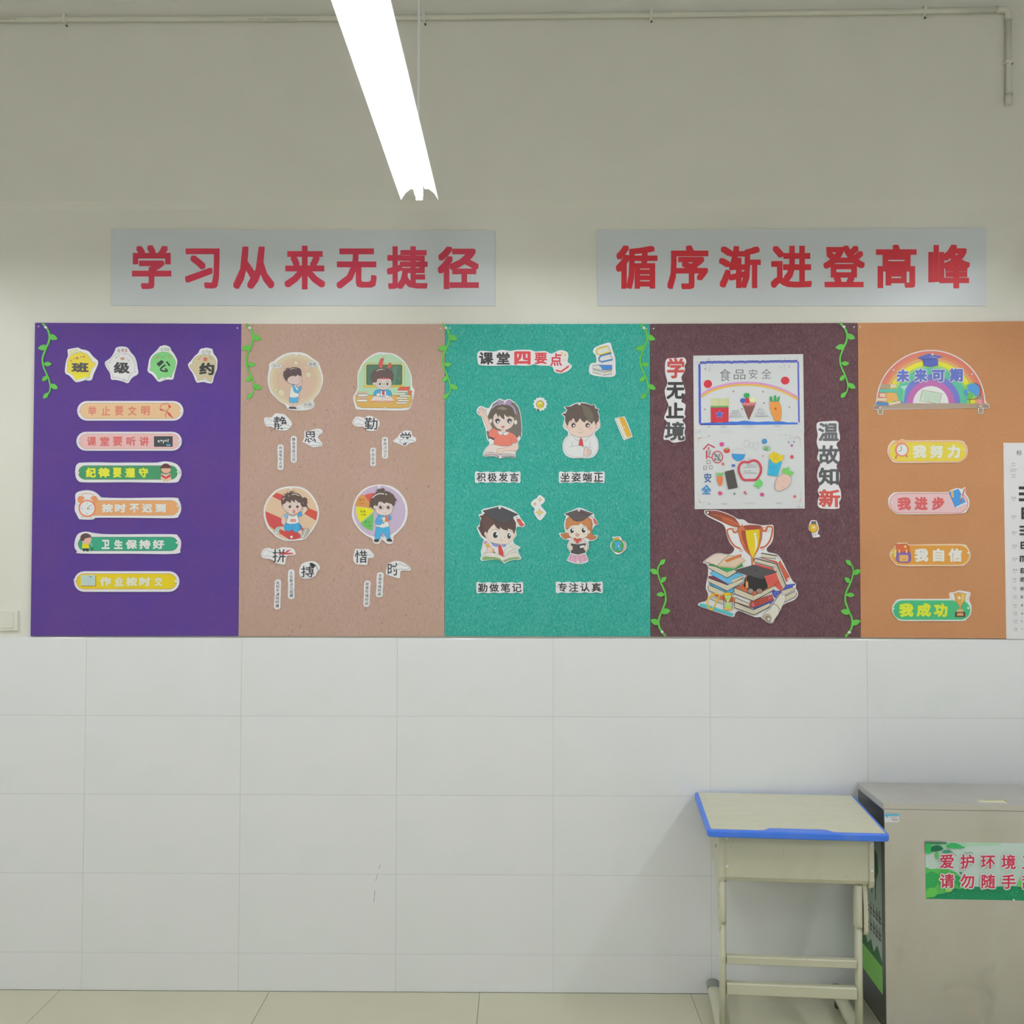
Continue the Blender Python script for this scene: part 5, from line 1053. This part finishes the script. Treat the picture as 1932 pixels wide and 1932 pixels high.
s.part('printed_food').line(ell(470,503,88,96),16,'C44256',True).line([(410,430),(525,562)],11,'6A4E54').txt('垃圾',470,475,56,60,'77787C').txt('食品',462,540,52,56,'77787C')
s.e(542,292,38,36,'CC4A86').e(626,395,53,42,'CC4840').poly([(600,375),(625,355),(650,375),(630,390),(612,388)],'8AB060').line([(632,372),(655,328)],5,'7A6A60')
s.poly([(710,452),(935,462),(905,528),(860,558),(800,566),(750,540),(722,500)],'3496D0',1,'5A5AA8',7).line([(715,445),(740,395),(820,360),(900,385),(938,455)],4,'A8B0B4',smooth=2)
s.line(ell(955,282,46,66,rot=.1),4,'A8AEB0',True).line(ell(1030,312,38,44),4,'A8AEB0',True).line([(1060,340),(1090,285),(1130,255),(1152,270),(1140,340),(1100,382)],4,'A8AEB0',True,2)
s.e(1252,243,40,40,'3A92CC',0,'4A5AA0',5).line(ell(1290,360,62,34,rot=.1),10,'62AE62',True).e(1285,362,34,18,'6AAE6A')
s.e(1650,257,15,15,'8A8C90').e(1740,254,15,15,'8A8C90').e(1702,312,20,22,'BC58A8').e(1225,485,12,13,'C86460').e(1705,500,30,30,'CC5064').e(563,618,22,25,'CC6460').e(736,645,32,25,'5272B8').e(516,1104,34,34,'CC4A7C').e(752,1110,18,16,'7A84A0').e(925,1085,17,18,'C04A5A').e(942,1112,16,14,'B8544E').e(1210,1125,34,30,'CC4A7E').e(1752,1158,24,23,'CC5A50').line(ell(928,1150,40,40),3,'BEBEBE',True)
s.lines([[(1655,180),(1652,240)],[(1695,180),(1698,290)],[(1745,178),(1742,238)]],3,'B0B2B4')
s.poly([(1325,470),(1360,440),(1400,408),(1420,425),(1450,425),(1470,450),(1500,455),(1515,480),(1545,470),(1582,462),(1555,530),(1540,575),(1480,612),(1400,602),(1340,548)],'DCC024').lines([[(1400+20*k,440),(1395+20*k,560)] for k in range(5)],4,'B89C20').poly([(1325,540),(1360,545),(1390,600),(1440,618),(1490,580),(1540,572),(1470,822),(1305,800)],'34AACE').lines([[(1330+25*k,640+10*(k%3)),(1340+25*k,700)] for k in range(6)],5,'2A88B0')
s.line([(985,592),(1040,562),(1110,562),(1165,610),(1192,680),(1188,760),(1140,840),(1095,880),(1000,882),(905,880),(860,820),(828,740),(830,660),(870,600),(920,580)],36,'C43E4E',True,2).line([(990,570),(988,535),(1012,512)],6,'8A8A8A')
s.lines([[(900,672),(1112,672)],[(900,765),(1118,768)]],5,'7A7C80').txt('健康生活',1040,640,38,44,'A2A4A8').txt('安全第一',985,735,34,42,'A2A4A8')
s.poly([(460,825),(550,818),(562,860),(550,940),(530,980),(508,988),(480,930),(462,870)],'DC7444',1).poly([(470,820),(445,770),(460,755),(485,790),(510,748),(525,790),(560,752),(570,780),(550,820)],'74B864')
s.poly([(595,745),(740,712),(802,1005),(655,1037)],'4E4C46',0,'3A3834',7)
s.poly([(1110,900),(1150,875),(1195,885),(1222,930),(1205,975),(1180,990),(1170,1025),(1130,1020),(1125,980),(1085,995),(1075,960),(1100,940)],'6CC468',2)
s.poly([(1540,788),(1610,782),(1665,820),(1690,880),(1660,970),(1580,1035),(1470,1065),(1430,1010),(1432,930),(1460,860)],'DCBAAC',2,'B49484',5).lines([[(1530,800),(1550,820)],[(1450,910),(1480,925)],[(1540,880),(1570,895)],[(1540,990),(1575,1020)]],5,'A88878').poly([(1560,785),(1545,730),(1560,680),(1590,690),(1605,720),(1640,660),(1665,680),(1665,740),(1705,730),(1735,770),(1690,825),(1640,790)],'76C464',1)
s.part('printed_captions').txt('姓名',332,152,28,26,'9A9CA0').txt('年级班',1598,138,24,78,'9A9CA0').txt('主题',332,1280,26,24,'9A9CA0').txt('食品安全',588,1276,26,25,'9A9CA0').txt('手抄报展示',1000,1268,24,40,'9A9CA0').txt('指导老师',1488,1268,26,25,'9A9CA0')
s.pins((155, 158), (1818, 152), (168, 1303), (1845, 1303), r=.005)
# trophy
v = (1310, 950, 8.4)
s = card('trophy_cutout', 'large cut-out of a gold trophy with feather quill above piled books and a mortarboard', 'paper cut-out', v, [(160,110),(240,102),(360,105),(480,140),(600,190),(690,245),(780,255),(860,310),(960,325),(1080,345),(1180,340),(1255,355),(1250,550),(1210,640),(1150,710),(1170,770),(1310,805),(1390,900),(1470,1060),(1560,1230),(1610,1270),(1612,1340),(1640,1400),(1640,1460),(1580,1530),(1420,1600),(1370,1690),(1300,1770),(1250,1890),(1160,1890),(1090,1840),(1050,1800),(960,1800),(760,1720),(690,1705),(650,1740),(610,1800),(400,1740),(250,1690),(65,1620),(90,1570),(190,1540),(220,1440),(185,1350),(190,1260),(215,1150),(220,1030),(190,960),(135,935),(230,850),(370,785),(550,805),(620,760),(630,700),(560,620),(510,480),(490,380),(440,320),(320,260),(220,210),(165,160)])
OK_ = '26262A'; PG = 'C8BEA8'
s.part('printed_quill').poly([(172,125),(240,115),(360,120),(480,155),(600,205),(660,250),(715,345),(725,380),(620,365),(520,330),(440,290),(300,225),(200,170)],'8E4A36',2,'6A3A30',5).poly([(430,220),(560,230),(650,290),(715,355),(600,350),(480,300)],'B05838',2).poly([(175,128),(240,120),(250,165),(200,168)],'3A2E2C',1).line([(300,175),(450,215),(600,280),(740,360)],6,'CC8060').lines([[(740,370),(700,280)],[(745,360),(735,250)],[(755,355),(770,250)],[(765,360),(810,270)],[(770,370),(850,310)]],4,'C8A890')
s.part('printed_trophy').line([(690,430),(660,460),(620,450),(600,400),(520,420),(535,500),(580,600),(650,680),(730,715)],26,'BC6240',smooth=3).line([(1080,425),(1130,440),(1150,390),(1150,370),(1235,375),(1230,480),(1190,600),(1120,680),(1040,700)],26,'BC6240',smooth=3).line(ell(640,415,24,24),8,'BC6240',True).line(ell(1105,400,22,22),8,'BC6240',True).line(ell(740,742,20,20),8,'BC6240',True).line(ell(1080,715,20,20),8,'BC6240',True)
s.poly([(680,400),(700,372),(900,340),(1060,360),(1085,390),(1070,560),(1020,720),(950,840),(925,980),(905,980),(900,840),(800,740),(730,600)],'B85C3A',0,'8A4430',5).poly([(690,400),(800,430),(830,600),(890,760),(850,740),(760,620),(720,520)],'CC7044').poly([(740,430),(810,430),(845,620),(885,780),(820,700),(760,560)],'98482F').poly([(810,425),(1030,410),(1035,520),(1010,680),(960,800),(925,870),(890,800),(850,680),(825,560)],'D8BE18',1).poly([(790,350),(960,338),(1070,362),(1000,400),(830,415)],'98483A',2).poly([(900,850),(940,850),(932,975),(905,975)],'C87848')
s.poly([(955,520),(985,520),(1000,640),(970,755),(960,755),(968,640)],'E0E0D4',2).e(962,487,21,21,'E0E0D4').poly([(1030,410),(1085,390),(1070,560),(1030,690),(1000,740),(1035,560)],'C06A40').poly([(700,400),(790,430),(810,425),(760,330)],'C07048')
s.part('printed_books')
def bk(q, c, o=OK_, w_=7): s.poly(q, c, 0, o, w_)
# right leaning books
bk([(1060,790),(1310,830),(1290,880),(1060,850)],PG,'3A3A3C'); bk([(1010,850),(1300,915),(1360,900),(1310,825),(1350,890),(1520,1180),(1460,1245),(1330,950)],'C65A40','5A3A34',5)
s.poly([(1305,915),(1350,870),(1365,895),(1325,940)],'DCCAB8').poly([(1465,1200),(1505,1165),(1515,1185),(1480,1215)],'DCCAB8').line([(1060,787),(1310,827)],14,OK_)
bk([(940,900),(970,872),(1300,960),(1330,1010),(1250,1010),(960,930)],PG,OK_,9); bk([(1250,1000),(1300,960),(1460,1310),(1400,1345),(1250,1030)],PG,'3A3A3C',6); s.line([(935,900),(970,868),(1310,960),(1460,1320)],14,OK_); s.poly([(960,945),(1240,1020),(1290,1100),(1400,1350),(1380,1400),(1150,1200),(950,1000)],'C8544C').line([(1280,990),(1430,1320)],5,'8A8070')
# far right flat books
bk([(1400,1370),(1460,1290),(1600,1270),(1590,1310),(1430,1390)],'4A58B4','3A3A50',4); bk([(1230,1400),(1400,1380),(1600,1310),(1610,1350),(1440,1450),(1280,1490)],PG,OK_,6); s.poly([(1230,1370),(1400,1395),(1280,1500),(1240,1440)],'3E48A0'); s.line(ell(1302,1427,28,28),7,'A4A8D0',True)
bk([(1420,1480),(1600,1390),(1625,1430),(1600,1480),(1440,1560),(1300,1600)],PG,OK_,9)
# left stack
bk([(225,1270),(270,1260),(520,1370),(740,1290),(600,1420),(470,1420)],'4E9CC0',OK_,5)
bk([(215,1310),(240,1295),(480,1400),(640,1440),(600,1500),(420,1460),(230,1380)],PG,OK_,8)
s.poly([(245,1415),(640,1490),(640,1560),(500,1560),(300,1450)],'CC6A3E'); bk([(250,1470),(460,1530),(460,1600),(260,1510)],PG,OK_,6)
bk([(225,1150),(760,1170),(770,1250),(510,1390),(225,1235)],'78304A',OK_,4)
bk([(225,1180),(520,1290),(760,1190),(775,1245),(520,1385),(222,1240)],PG,OK_,8)
bk([(250,1100),(300,1070),(760,1110),(780,1180),(570,1275),(520,1270),(290,1140)],'62B0D4',OK_,6); bk([(590,1210),(770,1140),(775,1175),(600,1260)],PG,OK_,5); s.poly([(520,1185),(740,1105),(780,1130),(590,1205),(560,1275),(530,1270)],'62B0D4')
bk([(225,970),(760,960),(780,1030),(520,1185),(225,1020)],'2E9C58',OK_,5); bk([(225,975),(340,1000),(520,1085),(650,1040),(770,990),(782,1020),(520,1180),(225,1022)],PG,OK_,8); s.line([(520,1090),(525,1170)],4,'8A8070'); s.poly([(390,1000),(560,1010),(650,1040),(520,1085)],'34A45C').lines([[(420,1010),(560,1060)],[(470,1005),(600,1050)]],4,'1E7A40')
bk([(150,920),(230,855),(370,790),(560,820),(745,850),(815,900),(640,1025),(370,985),(200,935)],'D2BCA4','7A6A58',5); s.poly([(240,860),(375,795),(545,822),(440,900),(355,985),(200,900)],'D8C8BC').line([(545,822),(440,900),(360,990)],7,'6A5A4A').poly([(370,985),(640,1000),(800,895),(815,905),(640,1030),(375,1005)],'B8A488')
s.poly([(480,905),(700,812),(730,845),(520,930)],'D88A3C',0,'8A5030',5).poly([(480,905),(520,930),(455,945)],'E0C8A8').e(730,822,18,22,'C86A6E').line([(495,915),(710,828)],8,'C8503C')
# centre stack
s.part('printed_books')
bk([(640,1340),(760,1280),(1290,1270),(1250,1330),(940,1470)],'C46A40',OK_,5); s.lines([[(680+50*k,1330+14*k),(780+50*k,1290+14*k)] for k in range(4)],4,'8A4A30')
bk([(625,1345),(680,1350),(940,1460),(1250,1310),(1262,1370),(935,1545),(640,1430)],PG,OK_,10); s.line([(935,1470),(940,1540)],4,'8A8070').line([(650,1385),(935,1500),(1255,1340)],3,'A09680')
bk([(880,1560),(1230,1440),(1260,1530),(1000,1640),(885,1650)],'A04434','3A2A2A',5); s.poly([(905,1575),(940,1562),(960,1620),(915,1640)],'C8606A').poly([(1165,1480),(1220,1455),(1230,1510),(1180,1535)],'B8545A'); bk([(645,1490),(860,1580),(880,1640),(640,1560)],PG,OK_,9)
s.poly([(920,1660),(1280,1515),(1200,1600),(1000,1690)],'424A9C')
bk([(630,1575),(660,1570),(935,1685),(1200,1570),(1190,1640),(950,1765),(640,1650)],PG,OK_,11); s.line([(940,1690),(945,1760)],4,'8A8070').line([(650,1615),(940,1725),(1195,1605)],3,'A09680')
s.part('printed_mortarboard').poly([(880,1120),(1140,1180),(1165,1330),(1060,1400),(870,1380),(780,1310),(800,1180)],'2A282A').poly([(640,1060),(940,975),(1315,1080),(1075,1200),(800,1120)],'4E4C4E',0,'363436',6).e(975,1058,16,12,'2A282A').line([(815,1125),(822,1200),(830,1330)],9,'A86A48').poly([(812,1235),(850,1235),(858,1345),(815,1340)],'DC9A54',0,'8A5A3A',4)
s.e(890,1385,46,40,'9A8A84',0,'2E2A2A',7).e(1030,1385,50,40,'9A7A70',0,'2E2A2A',7).line([(936,1380),(982,1378)],7,'2E2A2A').poly([(1110,1150),(1300,1100),(1330,1230),(1250,1300),(1160,1290)],'C8544C',0)
s.part('printed_hourglass').poly([(470,1455),(590,1455),(545,1560),(600,1660),(465,1660),(520,1560)],'B8D090',1,'6A6A4A',5).e(525,1435,68,26,'D8B824',0,'8A6A20',6).e(535,1665,74,26,'D8B060',0,'8A5A30',6).line([(463,1450),(465,1650)],7,'4A4A44').line([(595,1450),(602,1650)],7,'4A4A44').poly([(490,1490),(560,1490),(530,1530)],'9CC84C').poly([(480,1655),(590,1655),(535,1600)],'A4CC54')
s.part('printed_rulers').poly([(85,1580),(190,1600),(620,1745),(605,1785),(80,1620)],'4CB0B8').line([(280,1690),(410,1455),(330,1425),(240,1480),(205,1560),(215,1640),(275,1685)],26,'DCB434',True).line([(280,1700),(425,1455)],4,'8A6A30')
s.part('printed_scroll').poly([(1355,1440),(1440,1450),(1445,1520),(1330,1760),(1240,1880),(1150,1870),(1085,1790),(1110,1740),(1190,1680)],'D2CEC0',0,'6A6658',6).e(1160,1815,62,68,'B8AC98',-.6,'6A6658',5).e(1165,1820,36,42,'8E8272',-.6,'6A6658',4).line([(1245,1590),(1310,1610),(1345,1665)],9,'7A4038').lines([[(1345,1665),(1370,1660)],[(1345,1665),(1330,1710)]],6,'4A4A48')
s.pins((212, 145), (1195, 415), (205, 912), (1580, 1318), (1175, 1830), r=.0045)

# --- orange board
v = (1640, 650, 8.05)
arc = [(935 + 830 * math.cos(t), 900 - 818 * math.sin(t)) for t in [math.radians(6 + 168 * k / 40) for k in range(41)]]
s = card('rainbow_cutout', 'large half-round rainbow cut-out at the top of the orange board', 'paper cut-out', v, arc + [(100,895),(65,930),(60,985),(125,990),(135,1060),(205,1065),(215,990),(900,978),(1650,965),(1660,1050),(1730,1050),(1735,975),(1830,965),(1825,920),(1775,880)], smooth=False)
s.part('printed_rainbow')
def half(rx, ry, c, cx=935, cy=900): s.poly([(cx + rx * math.cos(math.pi * k / 36), cy - ry * math.sin(math.pi * k / 36)) for k in range(37)], c)
half(815,803,'CE7060'); half(760,745,'D08058'); half(715,700,'D4A064'); half(665,655,'D8D426'); half(590,585,'8CC86C'); half(555,548,'56B898'); half(450,445,'6C76C2'); half(365,358,'B464A6'); half(272,268,'DCDAD8')
s.part('printed_shelf').poly([(68,932),(110,892),(1775,892),(1822,930),(1822,962),(62,982)],'A89480').poly([(72,945),(160,925),(170,975),(65,978)],'94807C').poly([(1730,905),(1815,930),(1815,958),(1740,965)],'9A8274').poly([(140,985),(200,985),(198,1055),(143,1052)],'9E8C70').poly([(1665,968),(1728,968),(1722,1042),(1668,1042)],'9E8C70')
s.part('printed_books').poly(rect(170,605,320,665),'B0A07C').lines([[(190+20*k,608),(190+20*k,662)] for k in range(7)],5,'8A7858').poly(rect(320,600,412,660),'D8C4A4',0,'A08868',4).poly(rect(158,675,415,728),'62B8A0',0,'4A8878',4).poly([(250,735),(410,735),(450,860),(280,860)],'DDA458').poly([(140,735),(245,730),(230,800),(130,800)],'CC8070').poly(rect(165,745,240,795),'D8BCA8').poly([(115,810),(270,815),(262,862),(118,856)],'DCC4A8',0,'A08868',4).poly([(108,870),(290,880),(285,935),(105,915)],'4C82B4').poly([(290,890),(470,855),(482,885),(310,925)],'DCC8B0',0,'A08868',4)
s.poly([(520,895),(490,850),(500,700),(460,640),(470,600),(560,640)],'6CC098').poly([(470,640),(590,615),(540,690)],'A8D4CC')
s.poly([(815,695),(940,715),(1105,745),(1060,905),(920,875),(770,858)],'C2D4C0',0,'8A7A5C',7).line([(950,718),(910,870)],5,'A0B4A0').lines([[(825+2*k,725+22*k-0),(925-3*k,738+22*k)] for k in range(6)]+[[(965-4*k,742+20*k),(1080-6*k,765+20*k)] for k in range(6)],3,'8CA490')
s.part('printed_globe').e(1555,700,118,118,'7CC062').poly([(1500,620),(1600,590),(1665,640),(1670,740),(1620,790),(1580,740),(1520,720),(1490,680)],'4E90CC',2).poly([(1440,690),(1480,680),(1510,760),(1480,790),(1445,750)],'4E90CC',1).poly([(1500,740),(1570,730),(1585,780),(1540,830),(1500,790)],'5CAE54',1).line([(1600,580),(1690,640),(1690,760),(1620,830),(1480,830)],9,'6A5A40',smooth=2).line([(1530,830),(1530,895)],9,'6A6A38').e(1530,900,60,11,'A8A850').line([(1330,870),(1380,860),(1400,830),(1440,870)],5,'5A8A80').poly([(1645,830),(1720,835),(1708,910),(1655,905)],'D8909A').poly([(1650,830),(1655,760),(1680,800),(1700,750),(1712,830)],'8A8A84')
s.part('printed_mortarboard').poly([(735,200),(900,142),(960,160),(1115,182),(1040,212),(1045,315),(930,340),(830,318),(815,235)],'4A5AAC',0,'3A4480',6).poly([(735,200),(900,142),(1115,182),(1000,225)],'5060B2').line([(920,185),(1020,200),(1050,240),(1045,300)],8,'C8A08C',smooth=2).poly([(800,215),(830,240),(1030,225),(1040,212)],'3C4A98')
s.part('lettering')
for ch, cx_, cy_, w_, h_ in (('未',512,476,195,200),('来',782,468,200,205),('可',1050,475,205,185),('期',1322,466,205,205)): s.fit(ch,cx_,cy_,w_,h_,'5A6AB8',.06,halo='DCD8DC',halow=.125)
s.pins((365, 390), (1550, 455), (958, 152), (160, 962), (1682, 940), r=.0036)
G6 = 'rounded motto plates on the orange board'
v = (1610, 600, 6.0)
s = card('motto_plate', 'yellow rounded plate with a red alarm clock on the orange board', 'paper strip', v, [(400,1440),(450,1385),(500,1392),(560,1368),(610,1385),(900,1384),(1200,1385),(1265,1420),(1295,1490),(1280,1570),(1220,1625),(1160,1636),(900,1638),(500,1640),(430,1610),(390,1540),(387,1490)], group=G6, material=mat('tinted_paper', 'DCC8AC', .5))
s.part('printed_plate').poly(cap(396, 1394, 1288, 1630), 'DCA090').poly(cap(406, 1403, 1278, 1621), 'E2C644')
s.part('printed_clock').poly([(440,1430),(490,1385),(580,1380),(600,1420)],'DCA878',1).e(548,1492,78,78,'D47C70').poly([(480,1560),(500,1540),(490,1590),(468,1592)],'B86A5C').poly([(600,1545),(615,1560),(608,1580),(588,1565)],'B86A5C').e(552,1492,60,62,'DADAD4').line([(548,1498),(540,1440)],6,'5A5A5C').line([(548,1498),(515,1508)],6,'5A5A5C')
s.part('lettering').fit('我',750,1512,158,150,'DCDCC8',.06).fit('努',943,1512,155,150,'DCDCC8',.06).fit('力',1138,1512,145,150,'DCDCC8',.075)
s.pins((418, 1510), (1255, 1502), r=.004)
v = (1610, 900, 6.0)
s = card('motto_plate', 'pink rounded plate with a blue book on the orange board', 'paper strip', v, [(400,240),(440,190),(500,172),(800,171),(1060,170),(1110,145),(1180,125),(1230,135),(1268,115),(1272,190),(1305,240),(1315,310),(1290,370),(1230,412),(900,420),(550,422),(480,410),(420,360),(397,300)], group=G6)
s.part('printed_plate').poly(cap(408, 182, 1302, 410), 'CC7870').poly(cap(416, 190, 1294, 402), 'DEB8BA')
s.part('printed_book').poly([(1080,172),(1190,137),(1278,300),(1160,358)],'4490D2',0,'3A6AA0',5).poly([(1160,358),(1278,300),(1272,285),(1158,338)],'DCE0E0').poly([(1100,155),(1130,150),(1140,230),(1115,235)],'D8A860',1).line([(1262,130),(1210,285)],14,'B05A48').poly([(1218,190),(1230,180),(1235,230),(1215,250)],'D8B890')
s.part('lettering').fit('我',576,302,155,148,'CC5C5C',.055).fit('进',768,300,150,150,'CC5C5C',.055).fit('步',960,300,142,150,'CC5C5C',.06)
s.pins((430, 290), (1270, 300), r=.004)
s = card('motto_plate', 'orange rounded plate with a purple backpack on the orange board', 'paper strip', v, [(420,850),(470,790),(500,748),(560,744),(610,745),(640,765),(900,760),(1230,760),(1290,790),(1325,860),(1320,930),(1260,995),(1200,1008),(900,1008),(540,1008),(460,970),(415,900)], group=G6, material=MATS['tinted_paper'])
s.part('printed_plate').poly(cap(424, 768, 1318, 1000), 'E4B896').poly(cap(432, 776, 1310, 992), 'D4963E')
s.part('printed_backpack').poly([(455,830),(490,810),(485,900),(462,910)],'D8CC60').poly([(490,845),(640,840),(650,880),(650,950),(615,972),(510,965),(485,940)],'8460AC',1,'5A4080',5).poly([(480,762),(600,755),(632,785),(640,850),(495,855)],'CC6440',1,'8A4430',5).e(588,788,16,16,'D8BC58').line([(520,820),(522,860)],14,'DCC890').line([(602,820),(604,860)],14,'DCC890').poly(rr(520,882,622,956,14),'DCAC60').line([(560,925),(575,940),(590,925)],4,'8A5A38')
s.part('lettering').fit('我',772,884,158,152,'DCDBD4',.06).fit('自',965,884,130,150,'DCDBD4',.055).fit('信',1155,884,155,155,'DCDBD4',.055)
s.pins((432, 860), (1298, 860), r=.004)
s = card('motto_plate', 'green rounded plate with a small trophy, lowest on the orange board', 'paper strip', v, [(440,1480),(470,1420),(530,1382),(800,1380),(1060,1378),(1092,1370),(1088,1312),(1140,1305),(1200,1284),(1270,1295),(1328,1312),(1312,1390),(1338,1460),(1330,1550),(1280,1610),(1230,1630),(900,1630),(560,1630),(490,1600),(445,1540)], group=G6)
s.part('printed_plate').poly(cap(442, 1388, 1332, 1624), 'CCD8C4').poly(cap(450, 1396, 1324, 1616), '44B27A')
s.part('printed_trophy').line([(1145,1330),(1105,1325),(1110,1380),(1165,1410)],9,'D8C098').line([(1265,1330),(1310,1325),(1300,1380),(1245,1410)],9,'D8C098').poly([(1140,1320),(1200,1305),(1272,1320),(1258,1400),(1225,1455),(1212,1500),(1202,1500),(1195,1455),(1158,1400)],'D49E50',0,'8A6438',5).poly([(1225,1315),(1268,1322),(1250,1400),(1225,1440)],'E0C060').poly(star(1200,1368,26,11),'E0DCCC').e(1208,1512,40,18,'D8A870').poly([(1150,1528),(1268,1528),(1268,1585),(1150,1585)],'5E4038').poly(rect(1175,1540,1245,1570),'D49868')
s.part('lettering').fit('我',600,1506,165,155,'D2DC34',.06).fit('成',797,1506,165,155,'D2DC34',.055).fit('功',990,1508,155,155,'D2DC34',.06)
s.pins((448, 1492), (1300, 1483), (1210, 1300), r=.004)
# eye chart
v = (1840, 820, 4.8261)
s = Card('eye_chart', 'white eyesight chart with rows of black E symbols at the right edge of the picture', 'poster', v, [(256, 75), (1560, 72), (1590, 1870), (284, 1862)], PB, th=.0012, smooth=False)
s.part('printed_title').txt('标准对数视力表', 700, 165, 52, 100, '6A6E70', .012)
s.part('printed_symbols')
def E_(x, y, sz, rot, col='2E3236'):
    u = sz / 5
    bars = [(0, 0, 5, 1), (0, 2, 5, 3), (0, 4, 5, 5), (0, 0, 1, 5)]
    for a, b, c_, d_ in bars:
        q = [(a, b), (c_, b), (c_, d_), (a, d_)]
        for _ in range(rot): q = [(5 - yy, xx) for xx, yy in q]
        s.poly([(x + xx * u, y + yy * u) for xx, yy in q], col)
rows = [(472, 135, [(397, 2)]), (662, 108, [(420, 0)]), (830, 86, [(404, 2)]), (975, 66, [(413, 0)]), (1103, 56, [(407, 1)]), (1216, 44, [(414, 0)]), (1302, 36, [(414, 1)]), (1388, 28, [(411, 2)]), (1467, 23, [(414, 0)]), (1545, 19, [(417, 0)]), (1622, 16, [(420, 2)]), (1694, 12, [(418, 0)]), (1767, 9, [(421, 1)])]
for y_, sz, st_ in rows:
    n_ = 3 if sz > 60 else 6
    for i in range(n_):
        E_(st_[0][0] + i * (1080 / n_), y_, sz, (st_[0][1] + i * 3) % 4)
s.part('printed_numbers')
nm_ = ['30.0', '25.0', '20.0', '15.0', '12.5', '10.0', '7.9', '6.3', '5.0', '4.0', '3.2', '2.5', '2.0']
ys_ = [577, 745, 890, 1012, 1130, 1233, 1318, 1396, 1474, 1552, 1625, 1696, 1768]
for i, (y_, t_) in enumerate(zip(ys_, nm_)):
    x_ = 328 + i * 2
    s.latin(t_, x_, y_ + 8, 26, '7A7E80', .01); s.line([(x_ + 6, y_ + 20), (x_ + 34, y_ + 20)], 4, '9A9EA0')
for y_ in (262, 280, 318, 333, 368, 388): s.line([(330 - (10 if 300 < y_ < 340 else 0), y_), (368 + (14 if 300 < y_ < 330 else 0), y_)], 5, '9CA0A2')
s.pins((272, 97), (300, 1832), r=.0045)
bpy.context.view_layer.update()
